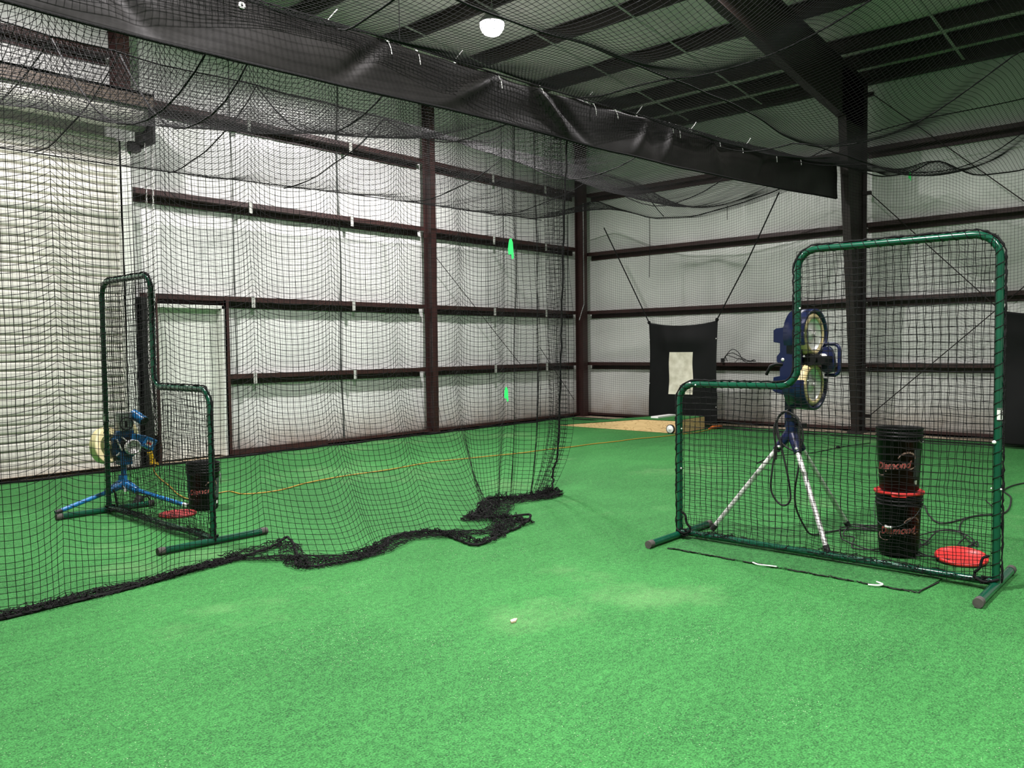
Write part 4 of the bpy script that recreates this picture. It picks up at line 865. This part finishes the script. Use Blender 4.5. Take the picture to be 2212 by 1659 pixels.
b = MB(); b.prism([(3.235, .50), (3.30, .47), (3.42, .47), (3.45, .52), (3.44, .66), (3.43, .735), (3.27, .735), (3.26, .67), (3.23, .66)], 8.10, 8.22, lambda a, c, d: L3(a, d, c)); b.build('body', M['dark_blue'], pj, .008)
b = MB(); b.cyl(L3(3.36, 8.09, .60), L3(3.36, 8.05, .60), .07, n=26); b.build('motor_face', M['black_plastic'], pj)
b = MB(); b.lathe([(.075, 0), (.075, .05), (.06, .06), (.055, .02), (0, .02)], L3(3.385, 8.06, .575), (0, -1, 0), 26); b.build('motor_ring', M['chrome'], pj)
b = MB(); b.cyl(L3(3.36, 8.16, .735), L3(3.36, 8.16, .91), .085, n=28); b.build('motor', M['galv'], pj, label='grey motor can on top')
b = MB(); b.tube([Vector(L3(3.345, 8.06, .805)) + Vector((cos(q)*.062, 0, sin(q)*.062)) for q in np.linspace(0, 2*PI, 29)[:-1]], .006, 6, closed=True); b.tube([L3(3.345, 8.07, .83), L3(3.345, 8.06, .77)], .010, 6); b.build('adjusting_wheel', M['black_plastic'], pj)
b = MB(); b.cyl(L3(3.45, 8.15, .89), L3(3.50, 8.02, .82), .050, .048, n=22); b.build('ball_tube', M['blue'], pj)
b = MB(); b.cyl(L3(3.5005, 8.019, .8195), L3(3.503, 8.012, .816), .043, n=22); b.build('tube_mouth', M['black_plastic'], pj)
Rm = Matrix.Rotation(math.radians(14), 3, 'Y')
b = MB(); b.obox(L3(3.45, 8.06, .655), (.13, .09, .075), Rm); b.build('control_arm', M['blue'], pj, .008)
Rm2 = Matrix.Rotation(math.radians(28), 3, 'Y')
b = MB(); b.obox(L3(3.535, 8.03, .60), (.115, .10, .11), Rm2); cb = b.build('control_box', M['blue'], pj, .008)
b = MB(); b.obox(L3(3.525, 7.978, .60), (.06, .004, .055), Rm2); b.build('control_label', M['label'], cb, label='white and red label')
b = MB(); b.obox(L3(3.525, 7.975, .60), (.045, .004, .02), Rm2); b.build('label_band', M['ink_red'], cb)
b = MB(); b.tube(catmull([L3(3.45, 8.03, .57), L3(3.48, 8.0, .53), L3(3.54, 8.0, .52), L3(3.57, 8.02, .56)], 6), .006, 6); b.build('machine_cord', M['rubber'], pj)
axw = Vector((.42, -.9, .08)).normalized(); c = Vector(L3(3.19, 8.17, .60))
wh = MB().lathe([(.03, -.04), (.160, -.04), (.160, -.04), (.176, -.030), (.178, 0), (.176, .030), (.160, .04), (.160, .04), (.11, .04), (.11, .04), (.10, .02), (.04, .02), (.04, .05), (0, .05)], c, axw, 40).build('wheel', M['cream'], pj, label='cream pitching wheel')
b = MB(); b.lathe([(.03, -.03), (.10, -.03), (.115, 0), (.10, .03), (.03, .03)], L3(3.44, 8.26, .70), axw, 28); b.build('wheel', M['cream'], pj)
for p, q in (((3.25, 8.07, .66), (3.29, 8.05, .55)), ((3.30, 8.07, .68), (3.33, 8.04, .64)), ((3.24, 8.06, .50), (3.27, 8.05, .53))):
    MB().cyl(L3(*p), L3(*q), .008, n=8).build('bolt', M['chrome'], pj)
b = MB(); b.box((3.33, 7.86, 0), (3.50, 7.94, .035)); b.cyl((3.36, 7.92, .03), (3.40, 7.92, .11), .045, .035, n=16); b.tube([(3.38, 7.92, .08), (3.45, 7.90, .10), (3.50, 7.86, .02)], .008, 6); top(b, 'pedal_box', M['rubber'], 'black rubber box on turf under the blue pitching machine', 'box')

# ------------------------------------------------------------------ pitching targets
def target(name_loc, y0, y1, zt, zb_, x, label, strike, seed, straps):
    t = empty('pitching_target', (x, (y0 + y1)/2, 0), label, 'target'); ym = (y0 + y1)/2; Wd = (y1 - y0)
    n, m_ = 48, 60; V = []
    for i in range(n + 1):
        u = i/n
        for j in range(m_ + 1):
            v = j/m_; sag = .075*4*u*(1 - u)*(1 - v)**3
            d = -.05*math.exp(-((v - .16)/.12)**2)*4*u*(1 - u) + .03*sin(v*5 + u*2.5) + .02*sin(u*9 + v*3) - .025*math.exp(-((u - .2 - .3*v)/.1)**2)*(1 - v)
            V.append((d, (y1 - Wd*u) - ym + .012*sin(v*3.5)*(1 - 2*u), zt + (zb_ - zt)*v - sag*(1 if v < 1 else 0)))
    k = m_ + 1; Fq = [(i*k + j, i*k + j + 1, (i+1)*k + j + 1, (i+1)*k + j) for i in range(n) for j in range(m_)]
    sh = MB().add(V, Fq, True).build('sheet', M['tarp'], t); md = sh.modifiers.new('thickness', 'SOLIDIFY'); md.thickness = .004; md.offset = 1
    if strike:
        V2 = []; rows = 14; cols = 6; (a0, a1, z1, z0) = strike
        for i in range(cols + 1):
            for j in range(rows + 1):
                yy = a1 + (a0 - a1)*i/cols; zz = z1 + (z0 - z1)*j/rows; u = (y1 - yy)/Wd; v = (zt - zz)/(zt - zb_)
                d = -.05*math.exp(-((v - .16)/.12)**2)*4*u*(1 - u) + .03*sin(v*5 + u*2.5) + .02*sin(u*9 + v*3) - .025*math.exp(-((u - .2 - .3*v)/.1)**2)*(1 - v)
                V2.append((d - .010, yy - ym + .01*sin(j*.5), zz))
        k = rows + 1; MB().add(V2, [(i*k + j, i*k + j + 1, (i+1)*k + j + 1, (i+1)*k + j) for i in range(cols) for j in range(rows)], True).build('strike_zone', M['canvas'], t, label='dirty white rectangle sewn on the sheet')
    for yy in (y0 + .012, y1 - .012):
        for z in (1.62, 1.25, .80, .40):
            MB().ball((-.012, yy - ym, z), .011, 5, (.5, 1, 1)).build('grommet', M['chrome'], t)
    for p, q in straps:
        MB().tube([(p[0] - x, p[1] - ym, p[2]), ((p[0] + q[0])/2 - x, (p[1] + q[1])/2 - ym - .02, (p[2] + q[2])/2 - .03), (q[0] - x, q[1] - ym, q[2])], .011, 6).build('strap', M['rope'], t)
        MB().ball((p[0] - x, p[1] - ym, p[2]), .035, 6, (.6, 1, 1)).build('corner_knot', M['rope'], t)
    return t
XT = 13.15
target(0, 6.91, 8.315, 1.945, .10, XT, 'black canvas pitching target with dirty white rectangle, beyond the wooden mound', (7.385, 7.86, 1.384, .61), 1,
       [((XT, 8.315, 1.945), (13.21, 9.38, 3.84)), ((XT, 6.91, 1.955), (13.21, 5.80, 4.05))])
target(0, 1.10, 2.50, 1.94, .05, 13.15, 'plain black canvas sheet hanging at the right edge, beyond the tall screen post', None, 2,
       [((13.15, 1.10, 1.94), (13.22, .6, 4.1))])

# ------------------------------------------------------------------ portable mound
md_ = empty('pitching_mound', (12.75, 8.2, 0), 'low wooden wedge mound topped with turf in front of the black target', 'mound')
prof = [(9.70, .004), (7.85, .205), (7.15, .215), (7.15, .004)]
def side(x0, x1): return MB().prism([(y - 8.2, z) for y, z in prof], x0, x1, lambda a, c, d: (d - 12.75, a, c))
side(12.12, 12.145).build('side_board', M['wood'], md_); side(13.075, 13.10).build('side_board', M['wood'], md_)
b = MB(); b.box((12.12 - 12.75, 7.13 - 8.2, .004), (13.10 - 12.75, 7.15 - 8.2, .22)); b.build('end_board', M['wood'], md_)
b = MB(); b.prism([(9.72 - 8.2, .010), (7.85 - 8.2, .212), (7.14 - 8.2, .222), (7.14 - 8.2, .232), (7.85 - 8.2, .224), (9.72 - 8.2, .018)], 12.13, 13.09, lambda a, c, d: (d - 12.75, a, c)); b.build('turf_top', M['turf'], md_)
b = MB(); b.box((12.33 - 12.75, 7.62 - 8.2, .222), (12.94 - 12.75, 7.77 - 8.2, .255)); b.build('pitching_rubber', M['white'], md_, .004)
for x, nrm in ((12.118, -1), (13.102, 1)):
    c = Vector((x - 12.75, 7.23 - 8.2, .078)); w_ = MB().lathe([(0, .0), (.078, .0), (.078, .035), (.066, .04)], c, (nrm, 0, 0), 28).build('wheel', M['rubber'], md_)
    MB().lathe([(.066, .038), (.060, .043), (.02, .040), (.012, .052), (0, .052)], c, (nrm, 0, 0), 24).build('wheel_disc', M['white'], w_, label='white wheel disc')
c = Vector((13.33 - 12.75, 7.10 - 8.2, .1))

# ------------------------------------------------------------------ cords and small things on the floor and girts
cord = [(4.78, 10.64, .03), (4.55, 10.2, .01), (4.29, 9.46, .01), (4.1, 8.8, .01), (3.92, 8.23, .01), (3.86, 7.82, .01), (4.02, 7.86, .01), (4.34, 7.98, .01), (4.37, 7.70, .01), (4.7, 7.60, .01), (5.2, 7.78, .01), (5.74, 7.85, .01), (6.4, 7.82, .01), (7.16, 7.88, .01), (7.9, 7.72, .01), (8.6, 7.55, .01), (9.1, 7.5, .01), (9.62, 7.40, .01), (10.05, 7.37, .01), (10.52, 7.27, .01), (11.0, 7.22, .01), (11.46, 7.09, .01), (12.05, 6.98, .01), (12.5, 6.93, .01), (13.08, 6.98, .01)]
b = MB(); b.tube(catmull(cord, 8), .007, 6); top(b, 'extension_cord', M['cord_yellow'], 'long yellow extension cord running across the turf to the mound', 'cord')
b = MB()
for k in range(4): b.tube(catmull([(13.12 + .01*k, 7.06 - .02*k, .012 + .014*k), (13.3, 6.96 - .02*k, .014 + .012*k), (13.48, 6.98 + .01*k, .012 + .01*k), (13.3, 7.04, .02 + .01*k)], 6, True), .009, 6, closed=True)
top(b, 'extension_cord', M['cord_orange'], 'bundle of orange cord lying at the back corner of the mound', 'cord')
b = MB(); b.box((4.66, 10.53, .0), (4.72, 10.59, .11)); b.cyl((4.69, 10.56, .10), (4.66, 10.55, .20), .032, n=12); b.cyl((4.70, 10.54, .05), (4.76, 10.52, .03), .022, n=10); top(b, 'power_connector', M['yellow'], 'yellow plug connector standing at the foot of the jamb by the roll-up door', 'plug')
b = MB()
for k in range(3): b.tube(catmull([(14.40, 7.45 - .05*k, 1.19), (14.40, 7.38, 1.30), (14.40, 7.25, 1.42 - .07*k), (14.40, 7.12, 1.36 - .06*k), (14.40, 7.0 - .1*k, 1.19), (14.40, 6.8, 1.22)], 8), .007, 6)
b.box((14.37, 7.42, 1.17), (14.42, 7.47, 1.25)); top(b, 'electric_cable', M['rubber'], 'loops of black cord hung on the lowest girt beside the target', 'cord')
b = MB(); pl = [(-.03, -.012), (.0, -.018), (.035, .002), (.02, .014), (-.012, .012)]; b.prism(pl, .003, .012, lambda a, c, d: (3.25 + a, 2.93 + c, d)); top(b, 'paper_scrap', M['litter'], 'tiny tan scrap lying alone on the foreground turf', 'scrap')
b = MB(); b.tube(catmull([(5.24, 1.66, .01), (5.19, 1.61, .016), (5.16, 1.63, .012), (5.14, 1.68, .012)], 5), .006, 6); top(b, 'tape_curl', M['label'], 'curled pale strip at the edge of the turf mat by the right foot', 'scrap')
b = MB(); b.tube(catmull([(5.17, 2.45, .014), (5.15, 2.40, .012), (5.16, 2.33, .014), (5.17, 2.28, .014)], 5), .005, 6); top(b, 'tape_curl', M['label'], 'pale thread lying along the middle of the turf mat edge', 'scrap')
b = MB(); pts = [(5.18, 3.12)] + [(5.18 + .006*sin(y*40), y) for y in np.linspace(3.0, 1.5, 16)] + [(5.24, 1.40), (5.58, 1.37), (5.60, 3.12)]
b.prism(pts, .0, .012, lambda a, c, d: (a, c, d)); mt = top(b, 'turf_mat', M['mat_turf_shaded'], 'green turf mat, netting shade in its colour, laid under the right-hand screen and machine', 'mat')
b = MB(); b.tube([(x - .002 + r_.uniform(-.004, .004), y, .008 + r_.uniform(-.003, .004)) for x, y in [(5.18 + .006*sin(q*40), q) for q in np.linspace(3.12, 1.40, 150)] + [(5.24, 1.40), (5.5, 1.37)]], .0042, 5); b.build('frayed_edge', M['edge'], mt)
